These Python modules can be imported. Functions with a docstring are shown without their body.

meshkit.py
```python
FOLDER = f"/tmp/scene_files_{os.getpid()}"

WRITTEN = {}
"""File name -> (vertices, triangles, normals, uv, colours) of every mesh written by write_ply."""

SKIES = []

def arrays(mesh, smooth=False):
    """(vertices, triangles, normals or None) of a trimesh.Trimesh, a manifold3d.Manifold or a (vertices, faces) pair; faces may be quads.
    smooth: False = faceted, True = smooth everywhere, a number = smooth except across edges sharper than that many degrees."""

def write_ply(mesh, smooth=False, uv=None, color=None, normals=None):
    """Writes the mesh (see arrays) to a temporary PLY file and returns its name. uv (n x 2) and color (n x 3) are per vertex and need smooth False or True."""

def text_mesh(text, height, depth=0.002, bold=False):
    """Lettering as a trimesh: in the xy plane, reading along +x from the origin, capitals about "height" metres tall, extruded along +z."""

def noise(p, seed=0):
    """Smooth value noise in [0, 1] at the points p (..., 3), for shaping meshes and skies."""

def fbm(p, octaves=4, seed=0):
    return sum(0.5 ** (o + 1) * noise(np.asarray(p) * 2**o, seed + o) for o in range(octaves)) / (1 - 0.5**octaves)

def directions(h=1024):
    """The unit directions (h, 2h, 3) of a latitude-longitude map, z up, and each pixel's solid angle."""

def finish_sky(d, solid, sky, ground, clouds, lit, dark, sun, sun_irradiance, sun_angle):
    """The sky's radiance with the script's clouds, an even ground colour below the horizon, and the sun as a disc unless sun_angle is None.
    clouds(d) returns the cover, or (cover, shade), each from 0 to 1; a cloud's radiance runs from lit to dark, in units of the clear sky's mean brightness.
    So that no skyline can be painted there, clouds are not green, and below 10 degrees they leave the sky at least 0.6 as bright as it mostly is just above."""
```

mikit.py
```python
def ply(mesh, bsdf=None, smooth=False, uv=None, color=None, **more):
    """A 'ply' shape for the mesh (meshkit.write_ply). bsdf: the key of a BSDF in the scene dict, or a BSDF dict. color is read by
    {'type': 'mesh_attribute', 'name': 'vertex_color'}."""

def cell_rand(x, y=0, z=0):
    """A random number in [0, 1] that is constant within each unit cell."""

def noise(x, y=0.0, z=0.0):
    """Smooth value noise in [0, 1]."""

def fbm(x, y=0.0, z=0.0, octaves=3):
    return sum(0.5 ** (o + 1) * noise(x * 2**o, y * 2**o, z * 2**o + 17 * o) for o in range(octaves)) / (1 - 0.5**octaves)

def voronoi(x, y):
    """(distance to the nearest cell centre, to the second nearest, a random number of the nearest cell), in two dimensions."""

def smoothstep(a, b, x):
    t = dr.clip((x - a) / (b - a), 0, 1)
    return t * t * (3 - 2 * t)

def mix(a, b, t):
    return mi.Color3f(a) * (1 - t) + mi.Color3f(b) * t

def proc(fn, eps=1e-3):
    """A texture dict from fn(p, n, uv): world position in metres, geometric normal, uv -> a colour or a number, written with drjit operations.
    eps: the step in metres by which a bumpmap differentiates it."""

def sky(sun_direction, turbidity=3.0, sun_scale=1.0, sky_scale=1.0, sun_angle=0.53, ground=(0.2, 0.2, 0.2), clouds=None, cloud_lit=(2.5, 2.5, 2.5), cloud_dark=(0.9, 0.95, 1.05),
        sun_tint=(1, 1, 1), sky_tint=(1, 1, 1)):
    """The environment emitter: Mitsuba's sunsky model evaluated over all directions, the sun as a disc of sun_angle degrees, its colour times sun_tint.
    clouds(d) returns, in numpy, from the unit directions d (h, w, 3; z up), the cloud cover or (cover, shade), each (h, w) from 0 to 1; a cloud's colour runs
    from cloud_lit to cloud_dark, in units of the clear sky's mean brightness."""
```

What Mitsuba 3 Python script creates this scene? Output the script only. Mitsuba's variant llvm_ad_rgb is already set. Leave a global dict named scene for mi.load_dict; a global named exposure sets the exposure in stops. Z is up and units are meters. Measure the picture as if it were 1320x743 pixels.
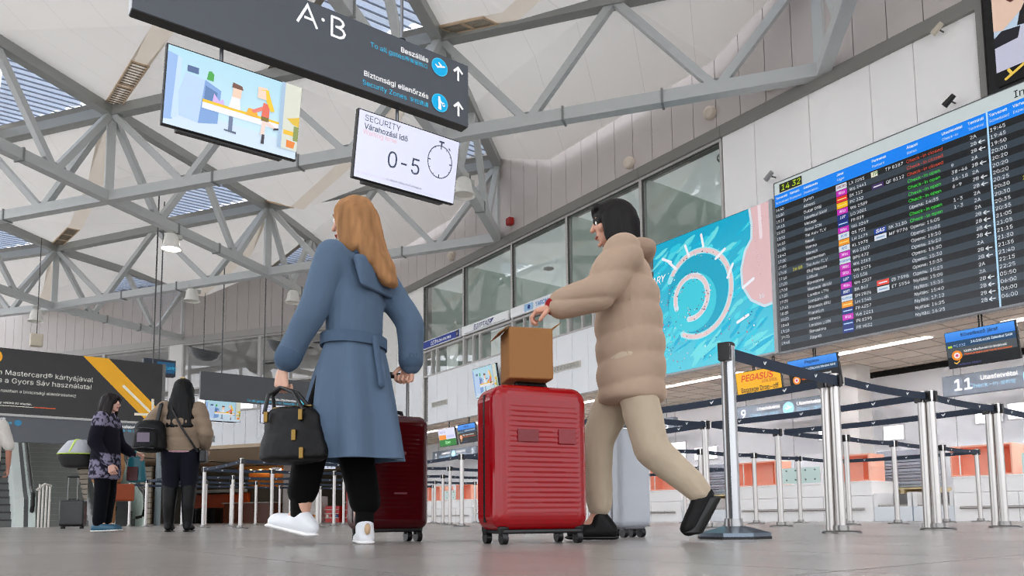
import math, random
import numpy as np, trimesh, mitsuba as mi, drjit as dr, mikit, meshkit
import manifold3d as m3
import shapely.geometry as sg
from shapely import affinity
from mikit import noise, fbm, smoothstep, mix, proc
T = mi.ScalarTransform4f
rng = np.random.default_rng(7)
scene, labels = {}, {}

# ---------------------------------------------------------------- camera, sky, exposure
# world: x runs towards the check-in wall (x = 12), y along that wall, z up; the camera stands at x = y = 0, 11 cm above the floor
F_PX, CX_PX, CY_PX = 984.0, 670.0, 574.0
YAW, PITCH, ROLL = math.radians(36.85), math.radians(5.47), math.radians(-0.558)
EYE = np.array([0, 0, 0.113])
_fwd = np.array([math.sin(YAW) * math.cos(PITCH), math.cos(YAW) * math.cos(PITCH), math.sin(PITCH)])
_right = np.cross(_fwd, [0, 0, 1]); _right /= np.linalg.norm(_right)
_up = np.cross(_right, _fwd)
_up = _up * math.cos(ROLL) - _right * math.sin(ROLL)
scene['camera'] = {'type': 'perspective', 'fov': 2 * math.degrees(math.atan(660 / F_PX)), 'fov_axis': 'x', 'near_clip': 0.05, 'far_clip': 500.0,
                   'principal_point_offset_x': (660 - CX_PX) / 1320, 'principal_point_offset_y': (371.5 - CY_PX) / 743,
                   'to_world': T().look_at(EYE.tolist(), (EYE + _fwd).tolist(), _up.tolist())}
exposure = 0.6
SKY = 4.7
scene['sky'] = mikit.sky([-0.5, -0.35, 0.8], turbidity=4, sun_scale=0.0, sky_scale=SKY, ground=(0.78, 0.76, 0.73),
                         clouds=lambda d: (0.85 + 0.15 * meshkit.fbm(d * 3, 3), 0.25 + 0.4 * meshkit.fbm(d * 2.3 + 5, 4)), cloud_lit=(2.3, 2.3, 2.35), cloud_dark=(1.5, 1.55, 1.65))
GLOW = 2 ** -exposure          # radiance that the picture shows as full white

# ---------------------------------------------------------------- materials
def srgb(c):
    if isinstance(c, str):
        c = [int(c[i:i + 2], 16) / 255 for i in (0, 2, 4)]
    c = np.asarray(c, float)
    return np.where(c <= 0.04045, c / 12.92, ((c + 0.055) / 1.055) ** 2.4)
VC = {'type': 'mesh_attribute', 'name': 'vertex_color'}
def two(b): return {'type': 'twosided', 'b': b}
scene['mat_matte'] = two({'type': 'principled', 'base_color': VC, 'roughness': 0.7, 'specular': 0.3})
scene['mat_satin'] = two({'type': 'principled', 'base_color': VC, 'roughness': 0.38, 'specular': 0.5})
scene['mat_gloss'] = two({'type': 'principled', 'base_color': VC, 'roughness': 0.12, 'specular': 0.5})
scene['mat_cloth'] = two({'type': 'principled', 'base_color': VC, 'roughness': 0.95, 'specular': 0.1, 'sheen': 0.4})
scene['mat_dark'] = two({'type': 'principled', 'base_color': VC, 'roughness': 0.5, 'specular': 0.22})
scene['mat_metal'] = two({'type': 'principled', 'base_color': VC, 'roughness': 0.27, 'metallic': 1.0})
scene['mat_screen'] = two({'type': 'principled', 'base_color': {**VC, 'scale': 0.45}, 'roughness': 0.2, 'specular': 0.5})
scene['mat_glass'] = {'type': 'thindielectric', 'int_ior': 1.5}
scene['mat_skylight'] = {'type': 'principledthin', 'base_color': {'type': 'rgb', 'value': [0.72, 0.81, 0.96]}, 'roughness': 0.6, 'diff_trans': 0.55, 'spec_trans': 0.0}
def roof_white(p, n, uv):
    seam = smoothstep(0.012, 0.0, dr.abs((p.x * 0.57 - p.y * 0.82) / 1.15 - dr.round((p.x * 0.57 - p.y * 0.82) / 1.15)) * 1.15)
    return mix((0.80, 0.775, 0.74), (0.76, 0.73, 0.69), fbm(p.x * 0.4, p.y * 0.4, p.z)) * (1 - 0.18 * seam)
scene['mat_roof'] = {'type': 'principledthin', 'base_color': proc(roof_white), 'roughness': 0.6, 'spec_trans': 0.0, 'diff_trans': 0.52}      # translucent white roof membrane
scene['mat_trough'] = {'type': 'principledthin', 'base_color': {'type': 'rgb', 'value': [0.80, 0.72, 0.62]}, 'roughness': 0.6, 'spec_trans': 0.0, 'diff_trans': 0.42}
scene['mat_office'] = {'type': 'principledthin', 'base_color': {'type': 'rgb', 'value': [0.74, 0.81, 0.77]}, 'roughness': 0.6, 'spec_trans': 0.0, 'diff_trans': 0.55}      # daylight ceiling of the offices
def floor_colour(p, n, uv):
    k = fbm(p.x * 2.1, p.y * 2.1, 3.0, 4)
    fine = noise(p.x * 90, p.y * 90, 1.0)
    tile = mikit.cell_rand(dr.floor((p.x - 0.76) / 0.69), dr.floor((p.y - 0.86) / 1.2), 4)
    return mix((0.205, 0.188, 0.172), (0.265, 0.245, 0.227), k) * (0.93 + 0.07 * fine) * (0.95 + 0.1 * tile)
def floor_rough(p, n, uv): return 0.20 + 0.10 * fbm(p.x * 5, p.y * 5, 2.0, 3)
scene['mat_floor'] = two({'type': 'principled', 'base_color': proc(floor_colour), 'roughness': proc(floor_rough), 'specular': 0.62})

# ---------------------------------------------------------------- helpers
def numbered(name):
    used = lambda k: k in scene or k in labels or any(s.startswith(k + '__') for s in _heads)
    if name not in _taken: _taken[name] = 0; return name
    _taken[name] += 1
    return f'{name}_{_taken[name]:03d}'
_taken, _heads = {}, set()
def thing(name, label, cat, group=None, kind=None):
    """A thing without a mesh of its own: its parts carry its key."""
    k = numbered(name)
    labels[k] = {'label': label, 'category': cat}
    if group: labels[k]['group'] = group
    if kind: labels[k]['kind'] = kind
    return k
def as_mesh(m):
    if isinstance(m, (list, tuple)) and len(m) and not isinstance(m[0], np.ndarray): m = trimesh.util.concatenate([as_mesh(x) for x in m])
    if hasattr(m, 'to_mesh'):
        q = m.to_mesh(); m = trimesh.Trimesh(q.vert_properties[:, :3], q.tri_verts, process=False)
    return m
def shape(mesh, mat='mat_satin', color=(0.5, 0.5, 0.5), smooth=False, glow=None):
    """The ply dict. color: one sRGB colour, or linear per-vertex colours (n x 3, smooth False or True)."""
    mesh = as_mesh(mesh)
    vc = mat in ('mat_matte', 'mat_satin', 'mat_gloss', 'mat_cloth', 'mat_metal', 'mat_dark') or glow is not None
    if smooth not in (False, True):
        mesh = trimesh.graph.smooth_shade(mesh, angle=math.radians(smooth), facet_minarea=None); smooth = True
    col = None
    if vc:
        col = color if isinstance(color, np.ndarray) and color.ndim == 2 else np.tile(srgb(color), (len(mesh.vertices), 1))
    d = mikit.ply(mesh, mat, smooth=smooth, color=col)
    if glow is not None:
        d['emitter'] = {'type': 'area', 'sampling_weight': glow[1], 'radiance': {'type': 'mesh_attribute', 'name': 'vertex_color', 'scale': float(glow[0])}}
    return d
def obj(name, mesh, mat='mat_satin', color=(0.5, 0.5, 0.5), parent=None, smooth=False, glow=None, **lab):
    k = numbered(parent + '__' + name if parent else name)
    scene[k] = shape(mesh, mat, color, smooth, glow)
    if lab: labels[k] = {('category' if a == 'cat' else a): b for a, b in lab.items() if b}
    return k
def put(name, d, parent):
    k = numbered(parent + '__' + name); scene[k] = d; return k
def struct(name, mesh, mat='mat_satin', color=(0.5, 0.5, 0.5), label=None, cat=None, **kw):
    k = obj(name, mesh, mat, color, **kw)
    labels[k] = {'kind': 'structure', **({'label': label} if label else {}), **({'category': cat} if cat else {})}
    return k
def box(x0, x1, y0, y1, z0, z1):
    m = trimesh.creation.box([abs(x1 - x0), abs(y1 - y0), abs(z1 - z0)])
    m.apply_translation([(x0 + x1) / 2, (y0 + y1) / 2, (z0 + z1) / 2]); return m
def rbox(sx, sy, sz, r, seg=8):
    """rounded box about the origin"""
    s = trimesh.creation.icosphere(2, radius=r).vertices
    c = np.array([[a, b, d] for a in (-1, 1) for b in (-1, 1) for d in (-1, 1)]) * (np.array([sx, sy, sz]) / 2 - r)
    return as_mesh(m3.Manifold.hull_points((c[:, None] + s[None]).reshape(-1, 3)))
def cyl(a, b, r, n=12, r2=None):
    a, b = np.asarray(a, float), np.asarray(b, float)
    L = np.linalg.norm(b - a); z = (b - a) / L
    x = np.cross(z, [0, 0, 1] if abs(z[2]) < .95 else [1, 0, 0]); x /= np.linalg.norm(x); y = np.cross(z, x)
    t = np.arange(n) * 2 * math.pi / n
    ring = np.cos(t)[:, None] * x + np.sin(t)[:, None] * y
    v = np.vstack([a + ring * r, b + ring * (r if r2 is None else r2), [a], [b]])
    i = np.arange(n); j = (i + 1) % n
    f = np.vstack([np.stack([i, j, j + n], 1), np.stack([i, j + n, i + n], 1), np.stack([j, i, i * 0 + 2 * n], 1), np.stack([i + n, j + n, i * 0 + 2 * n + 1], 1)])
    return trimesh.Trimesh(v, f, process=False)
def tube(pts, r, n=10):
    return trimesh.util.concatenate([cyl(p, q, r, n) for p, q in zip(pts[:-1], pts[1:])] + [trimesh.creation.icosphere(1, radius=r).apply_translation(p) for p in pts[1:-1]])
def bar(a, b, w, h):
    """a rectangular bar from a to b, w wide (level), h high"""
    a, b = np.asarray(a, float), np.asarray(b, float)
    d = b - a; L = np.linalg.norm(d); d = d / L
    s = np.cross(d, [0, 0, 1]); s = np.array([1.0, 0, 0]) if np.linalg.norm(s) < 1e-6 else s / np.linalg.norm(s)
    u = np.cross(s, d)
    m = trimesh.creation.box([w, L, h])
    M = np.eye(4); M[:3, 0], M[:3, 1], M[:3, 2], M[:3, 3] = s, d, u, (a + b) / 2
    m.apply_transform(M); return m
def lathe(prof, n=24):
    return trimesh.creation.revolve(np.array(prof, float), sections=n)
def poly(pts, flip=False):
    """flat polygon (fan) in 3-D"""
    v = np.array(pts, float); n = len(v)
    f = np.array([[0, i, i + 1] for i in range(1, n - 1)])
    return trimesh.Trimesh(v, f[:, ::-1] if flip else f, process=False)
def slab(pts, t=0.04, d=(0, 0, 1)):
    """polygon thickened along d"""
    v = np.array(pts, float); n = len(v); w = v + np.array(d, float) * t
    f = [[0, i, i + 1] for i in range(1, n - 1)] + [[n, n + i + 1, n + i] for i in range(1, n - 1)]
    for i in range(n):
        j = (i + 1) % n; f += [[i, i + n, j + n], [i, j + n, j]]
    return trimesh.Trimesh(np.vstack([v, w]), np.array(f), process=False)
def frame(origin, right, up):
    right, up = np.array(right, float), np.array(up, float)
    M = np.eye(4); M[:3, 0], M[:3, 1], M[:3, 2], M[:3, 3] = right, up, np.cross(right, up), origin
    return M
_text = {}
def text(s, h, bold=False, depth=0.0015):
    k = (s, bold)
    if k not in _text: _text[k] = meshkit.text_mesh(s, 1.0, 0.01, bold)
    m = _text[k].copy()
    m.vertices = m.vertices * [h, h, 0.0]
    nz = np.linalg.norm(np.cross(m.vertices[m.faces[:, 1]] - m.vertices[m.faces[:, 0]], m.vertices[m.faces[:, 2]] - m.vertices[m.faces[:, 0]]), axis=1) > 1e-12
    top = np.cross(_text[k].vertices[_text[k].faces[:, 1]] - _text[k].vertices[_text[k].faces[:, 0]], _text[k].vertices[_text[k].faces[:, 2]] - _text[k].vertices[_text[k].faces[:, 0]])[:, 2] > 0
    m.update_faces(nz & top); m.remove_unreferenced_vertices()
    return m

def strokes(lines, h, w=0.09):
    """a sign drawn from straight pen strokes on a unit square: lines = [(x0,y0,x1,y1), ...]"""
    out = [sg.LineString([(a, b), (c, d)]).buffer(w / 2, cap_style=2) for a, b, c, d in lines]
    g = out[0]
    for o in out[1:]: g = g.union(o)
    return flat(affinity.scale(g, h, h, origin=(0, 0)))
HAN = {'suo': [(.1, .9, .5, .95), (.15, .9, .15, .4), (.15, .4, .05, .05), (.15, .7, .45, .7), (.45, .7, .45, .45), (.15, .45, .45, .45), (.6, .95, .95, .98), (.62, .95, .62, .4), (.62, .4, .5, .05), (.62, .62, 1, .62), (.83, .62, .83, 0)],
       'you': [(0, .8, 1, .8), (.45, 1, .1, .35), (.32, .6, .32, 0), (.32, .6, .85, .6), (.85, .6, .85, 0), (.32, .42, .85, .42), (.32, .24, .85, .24)],
       'deng': [(.1, .9, .45, .9), (.45, .9, .05, .5), (.55, 1, 1, .55), (.8, .95, .9, .85), (.3, .6, .7, .6), (.25, .5, .75, .5), (.25, .5, .25, .28), (.75, .5, .75, .28), (.25, .28, .75, .28), (.05, .05, .95, .05), (.35, .25, .4, .08), (.65, .25, .6, .08)],
       'ji': [(0, .72, .45, .72), (.23, 1, .23, 0), (.22, .65, .02, .3), (.25, .6, .45, .42), (.55, .85, .55, .4), (.55, .4, .45, .05), (.55, .85, .82, .85), (.82, .85, .82, .1), (.82, .08, 1, .08), (1, .08, 1, .22)],
       'kou': [(.15, .85, .85, .85), (.15, .85, .15, .08), (.85, .85, .85, .08), (.15, .12, .85, .12)],
       'an': [(.5, 1, .5, .86), (.08, .82, .92, .82), (.08, .82, .08, .66), (.92, .82, .92, .66), (0, .5, 1, .5), (.45, .72, .2, .28), (.2, .28, .85, .02), (.72, .5, .15, .02)],
       'jian': [(0, .72, .4, .72), (.2, 1, .2, 0), (.2, .6, .02, .3), (.24, .58, .4, .42), (.7, 1, .42, .66), (.7, 1, 1, .66), (.56, .64, .86, .64), (.52, .45, .58, .25), (.7, .5, .7, .28), (.92, .48, .82, .2), (.42, .06, 1, .06)],
       'tong': [(.12, .95, .2, .82), (.02, .62, .2, .62), (.2, .62, .2, .2), (.2, .2, .02, .05), (.15, .12, 1, .04), (.35, .95, .9, .95), (.9, .95, .68, .82), (.38, .78, .38, .2), (.38, .78, .92, .78), (.92, .78, .92, .2), (.38, .6, .92, .6), (.38, .42, .92, .42), (.65, .78, .65, .2)],
       'dao': [(.12, .95, .2, .82), (.02, .62, .2, .62), (.2, .62, .2, .2), (.2, .2, .02, .05), (.15, .12, 1, .04), (.5, 1, .58, .88), (.85, 1, .76, .88), (.34, .84, 1, .84), (.45, .7, .45, .2), (.45, .7, .9, .7), (.9, .7, .9, .2), (.45, .53, .9, .53), (.45, .37, .9, .37), (.45, .2, .9, .2)],
       'zhi': [(.12, 1, .05, .7), (.1, .8, .45, .8), (0, .58, .48, .58), (.25, .8, .05, .35), (.28, .5, .45, .38), (.58, .88, .58, .5), (.58, .88, .92, .88), (.92, .88, .92, .5), (.58, .52, .92, .52), (.25, .34, .8, .34), (.25, .34, .25, 0), (.8, .34, .8, 0), (.25, .18, .8, .18), (.25, .02, .8, .02)]}
def han(names, h):
    out = []
    for i, n in enumerate(names):
        m = strokes(HAN[n], h); m.apply_translation([i * h * 1.12, 0, 0]); out.append(m)
    return trimesh.util.concatenate(out)
def flat(g):
    """a shapely shape as a flat mesh in the xy plane, facing +z"""
    out = []
    for q in getattr(g, 'geoms', [g]):
        if q.is_empty or q.geom_type != 'Polygon': continue
        v, f = trimesh.creation.triangulate_polygon(q, engine='earcut')
        v = np.column_stack([v, np.zeros(len(v))])
        nz = np.cross(v[f[:, 1]] - v[f[:, 0]], v[f[:, 2]] - v[f[:, 0]])[:, 2]
        f[nz < 0] = f[nz < 0][:, ::-1]
        out.append(trimesh.Trimesh(v, f, process=False))
    return trimesh.util.concatenate(out)
def rect(x0, y0, x1, y1):
    return trimesh.Trimesh([[x0, y0, 0], [x1, y0, 0], [x1, y1, 0], [x0, y1, 0]], [[0, 1, 2], [0, 2, 3]], process=False)
def disc(x, y, r, r2=None, n=28):
    return flat(affinity.scale(sg.Point(x, y).buffer(1, n // 4), r, r if r2 is None else r2, origin=(x, y)))
def line(pts, w):
    return flat(sg.LineString(pts).buffer(w / 2, cap_style=2))
class Print:
    """flat print: coloured flat shapes in a plane, each layer a little proud of the last, as one mesh with vertex colours"""
    def __init__(self, step=0.0012): self.m, self.c, self.z, self.step, self.loose = [], [], 0.0, step, False
    def add(self, mesh, color, dx=0, dy=0, up=True):
        if up or not self.loose: self.z += self.step
        self.loose = not up
        mesh = mesh.copy(); mesh.apply_translation([dx, dy, self.z])
        self.m.append(mesh); self.c.append(np.tile(srgb(color), (len(mesh.vertices), 1)))
        return self
    def grad(self, mesh, c0, c1, axis=1):
        self.z += self.step; self.loose = False; mesh = mesh.copy(); mesh.apply_translation([0, 0, self.z])
        t = mesh.vertices[:, axis]; t = ((t - t.min()) / (np.ptp(t) + 1e-9))[:, None]
        self.m.append(mesh); self.c.append(srgb(c0) * (1 - t) + srgb(c1) * t); return self
    def text(self, s, x, y, h, color, bold=False, align='l', up=False, slant=0, stretch=1.0):
        t = text(s, h, bold)
        t.vertices[:, 0] *= stretch
        if slant: t.vertices[:, 0] += t.vertices[:, 1] * slant
        w = t.bounds[1][0]
        return self.add(t, color, x - (w if align == 'r' else w / 2 if align == 'c' else 0), y, up)
    def build(self, M):
        m = trimesh.util.concatenate(self.m); m.apply_transform(M)
        return m, np.vstack(self.c)
def screen(name, pr, M, parent, glow=1.0, mat='mat_gloss', weight=0.02, **lab):
    """print that gives off light (a lit screen or backlit sign)"""
    m, c = pr.build(M)
    k = numbered(parent + '__' + name)
    d = mikit.ply(m, 'mat_screen', color=c)
    d['emitter'] = {'type': 'area', 'sampling_weight': weight, 'radiance': {**VC, 'scale': float(GLOW * glow * 0.7)}}
    scene[k] = d
    if lab: labels[k] = lab
    return k
def printed(name, pr, M, parent, mat='mat_satin', **lab):
    m, c = pr.build(M)
    k = numbered(parent + '__' + name); scene[k] = mikit.ply(m, mat, color=c)
    if lab: labels[k] = lab
    return k
def lamp_face(name, mesh, rgb, parent=None, weight=1.0):
    k = numbered(parent + '__' + name if parent else name)
    scene[k] = {**mikit.ply(mesh, {'type': 'diffuse', 'reflectance': {'type': 'rgb', 'value': 0.6}}), 'emitter': {'type': 'area', 'sampling_weight': weight, 'radiance': {'type': 'rgb', 'value': [float(c) * GLOW for c in rgb]}}}
    return k
WALL_R, WALL_U = (0, -1, 0), (0, 0, 1)          # a print on the check-in wall reads along -y
ORD = ['first', 'second', 'third', 'fourth', 'fifth', 'sixth', 'seventh', 'eighth', 'ninth', 'tenth', 'eleventh', 'twelfth', 'thirteenth', 'fourteenth']
# ================================================================ THE SETTING
GREY_PANEL, TRIM_GREY, WHITE = (0.765, 0.735, 0.725), (0.50, 0.495, 0.48), (0.90, 0.895, 0.885)
# ---- floor: large tiles one by one where the camera tells them apart, plain slab beyond
TX, TY = 0.69, 1.2
TX0, TX1, TY0, TY1 = 0.76 - 3 * TX, 0.76 + 12 * TX, 0.86 - 1 * TY, 0.86 + 7 * TY
struct('floor', [box(-9.2, TX0, -12, 60, -.2, 0), box(TX1, 40, -12, 60, -.2, 0), box(TX0, TX1, -12, TY0, -.2, 0), box(TX0, TX1, TY1, 60, -.2, 0)], 'mat_floor')
obj('grout', box(TX0, TX1, TY0, TY1, -.2, -.004), 'mat_matte', (.22, .21, .20), 'floor')
tile = trimesh.creation.box([TX - .006, TY - .006, .03])
tile.apply_translation([TX / 2, TY / 2, -.015])
tile_d = shape(tile, 'mat_floor')
for i in range(15):
    for j in range(8):
        put('tile', {**tile_d, 'to_world': T().translate([TX0 + i * TX, TY0 + j * TY, 0])}, 'floor')
# ---- check-in side wall, x = 12
WX = 12.0
struct('wall_right', [box(WX + .06, WX + .3, 2, 27.4, 7.6, 11.2), box(WX + .08, WX + .3, 2, 9.17, 3.06, 7.6), box(WX + .08, WX + .3, 9.17, 21.1, 3.06, 4.6), box(WX + .03, WX + .3, 21.1, 27.4, 3.06, 7.6), box(WX + .03, WX + .3, 9.17, 21.1, 5.42, 5.72),
                      box(WX, WX + .3, -12, 4.40, 3.06, 11.2)], 'mat_matte', (.55, .54, .53))
panel_d = shape(box(-.04, .06, -.2825, .2825, 7.83, 10.25), 'mat_satin', GREY_PANEL)
for k in range(43):
    y = 2.62 + .58 * k
    put('panel', {**panel_d, 'to_world': T().translate([WX, y, 0])}, 'wall_right')
clad_d = shape(box(-.03, .08, -.285, .285, 3.06, 4.6), 'mat_satin', (.94, .95, .96))
for k in range(20): put('cladding_panel', {**clad_d, 'to_world': T().translate([WX, 9.17 + .3 + .58 * k, 0])}, 'wall_right')
rib = shape([box(-.035, -.028, -.285 + .0713 * q - .006, -.285 + .0713 * q + .006, 3.06, 4.6) for q in range(1, 8)], 'mat_satin', (.84, .85, .86))
ys = [9.17, 8.42, 7.27, 6.14, 5.42, 4.47]
for a, b in zip(ys[:-1], ys[1:]): obj('white_panel', box(WX - .03, WX + .08, b + .006, a - .006, 3.06, 7.60), 'mat_satin', (.95, .945, .94), 'wall_right')
obj('edge_trim', box(WX - .1, WX, 4.38, 4.47, 6.21, 7.82), 'mat_satin', TRIM_GREY, 'wall_right')
for a, b in ((27.3, 21.1), (21.1, 16.26), (16.26, 11.42), (11.42, 9.17), (9.17, 4.4)):
    obj('cornice', box(WX - .10, WX + .06, b + .004, a - .004, 7.60, 7.83), 'mat_satin', TRIM_GREY, 'wall_right')
obj('white_bay', box(WX - .02, WX + .03, 21.1, 22.9, 3.06, 7.6), 'mat_satin', (.95, .945, .93), 'wall_right')
for k in range(3): obj('cladding_panel', box(WX - .03, WX, 21.2 + .58 * k, 21.77 + .58 * k, 3.06, 4.75), 'mat_satin', (.94, .95, .96), 'wall_right')
for k in range(4): obj('white_panel', box(WX - .01, WX + .03, 22.95 + 1.1 * k, 24.02 + 1.1 * k, 3.06, 7.6), 'mat_satin', (.88, .875, .86), 'wall_right')
mull = [21.06, 18.69, 16.26, 13.95, 11.42, 9.20]
for i, (a, b) in enumerate(zip(mull[:-1], mull[1:])):
    w = struct(f'window_{i + 1}', box(WX + .015, WX + .02, b + .05, a - .05, 5.72, 7.56), 'mat_glass')
    fr = [box(WX - .05, WX + .07, a - .055, a + .0, 4.6, 7.6), box(WX - .04, WX + .06, b, a, 7.54, 7.60), box(WX - .04, WX + .06, b, a, 5.66, 5.72), box(WX - .03, WX + .06, b, b + .05, 4.6, 7.6)]
    obj('frame', fr, 'mat_satin', (.74, .73, .72), w)
    obj('gasket', [box(WX - .055, WX - .0, a - .075, a - .055, 5.72, 7.54), box(WX - .05, WX - .0, b + .05, a - .06, 7.52, 7.54)], 'mat_satin', (.30, .30, .29), w)
    lw = struct(f'window_{i + 11}', box(WX + .015, WX + .02, b + .05, a - .05, 4.62, 5.42), 'mat_glass')
    c = (a + b) / 2 + .35
    obj('frame', [box(WX - .04, WX + .05, b, a, 5.38, 5.44), box(WX - .04, WX + .05, b, a, 4.58, 4.63), box(WX - .05, WX + .05, c - .03, c + .03, 4.6, 5.42), box(WX - .045, WX + .04, a - .55, a - .50, 4.6, 5.42)], 'mat_satin', (.74, .73, .72), lw)
    obj('blind', box(WX + .12, WX + .125, c - 1.0, c - .35, 4.62, 5.4), 'mat_matte', (.86, .9, .88), lw)
# the offices behind these windows: pale ceilings with round lights
struct('ceiling_001', poly([[WX + .2, 9.0, 7.62], [16.5, 9.0, 7.62], [16.5, 21.2, 7.62], [WX + .2, 21.2, 7.62]]), 'mat_office')
struct('floor_001', box(WX + .3, 16.5, 9.0, 21.2, 4.25, 4.4), 'mat_matte', (.55, .56, .55))
struct('wall_back', [box(16.4, 16.5, 9.0, 21.2, 4.4, 7.62), box(WX + .3, 16.4, 8.9, 9.0, 4.4, 7.62), box(WX + .3, 16.4, 21.1, 21.2, 4.4, 7.62)], 'mat_matte', (.76, .81, .78))
for i, y in enumerate((11.42, 13.95, 18.69)): struct(f'wall_partition_{i + 1}', box(WX + .12, 16.4, y - .05, y + .05, 4.4, 7.62), 'mat_matte', (.78, .83, .80))
for i, (y, x) in enumerate(((10.2, 14.2), (12.6, 14.6), (15.2, 14.0), (17.4, 14.2), (20.0, 14.2))):
    k = thing('ceiling_speaker', ['round grey loudspeaker in the office ceiling behind the window beside the seaside poster', 'round grey loudspeaker in the office ceiling, second window from the seaside poster', 'round grey loudspeaker in the office ceiling, third window from the seaside poster',
              'round grey loudspeaker in the office ceiling above the white airline board with dark slanted lettering', 'round grey loudspeaker in the office ceiling above the deep blue airline board'][i], 'loudspeaker', 'office ceiling loudspeakers')
    obj('grille', trimesh.creation.cylinder(.13, .02).apply_translation([x, y, 7.605]), 'mat_matte', (.42, .44, .43), k)
    obj('rim', trimesh.creation.annulus(.13, .16, .03).apply_translation([x, y, 7.605]), 'mat_satin', (.5, .52, .51), k)
for y, x in ((9.85, 13.2), (9.6, 12.75)):
    k = obj('air_diffuser', [trimesh.creation.annulus(.06 + .045 * q, .075 + .045 * q, .05).apply_translation([x, y, 7.6]) for q in range(5)], 'mat_satin', (.42, .44, .43), label=['round grey air diffuser in the ceiling behind the window above the seaside poster', 'ringed grey air diffuser nearest the white wall panels, seen through the window'][x < 13], cat='air vent')
# ---- upper roof-height trim between the windows and white bay; soffit over the check-in desks
SZ = 3.06
struct('ceiling_002', box(WX + .05, 15.4, -12, 28, SZ, SZ + .12), 'mat_matte', (.80, .755, .70))
obj('grid', [box(WX, 15.3, y - .012, y + .012, SZ - .006, SZ + .01) for y in np.arange(-6, 28, .6)] + [box(x - .012, x + .012, -6, 28, SZ - .006, SZ + .01) for x in np.arange(WX + .6, 15.3, .6)], 'mat_matte', (.66, .62, .57), 'ceiling_002')
obj('fascia', box(WX - .03, WX + .05, -12, 27.3, SZ - .02, SZ - .002), 'mat_satin', (.62, .61, .59), 'ceiling_002')
struct('wall_back_001', [box(15.3, 15.5, -12, 8.3, 0, SZ - .12), box(15.3, 15.5, 8.3, 28, 0, SZ)], 'mat_satin', (.93, .935, .95))
obj('gap', box(15.28, 15.32, -12, 8.3, SZ - .12, SZ), 'mat_matte', (.06, .06, .06), 'wall_back_001')
for k in range(14):
    y = -2.2 + 1.75 * k
    obj('seam', box(15.292, 15.30, y, y + .012, 0, SZ - .12), 'mat_satin', (.7, .71, .72), 'wall_back_001')
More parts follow.
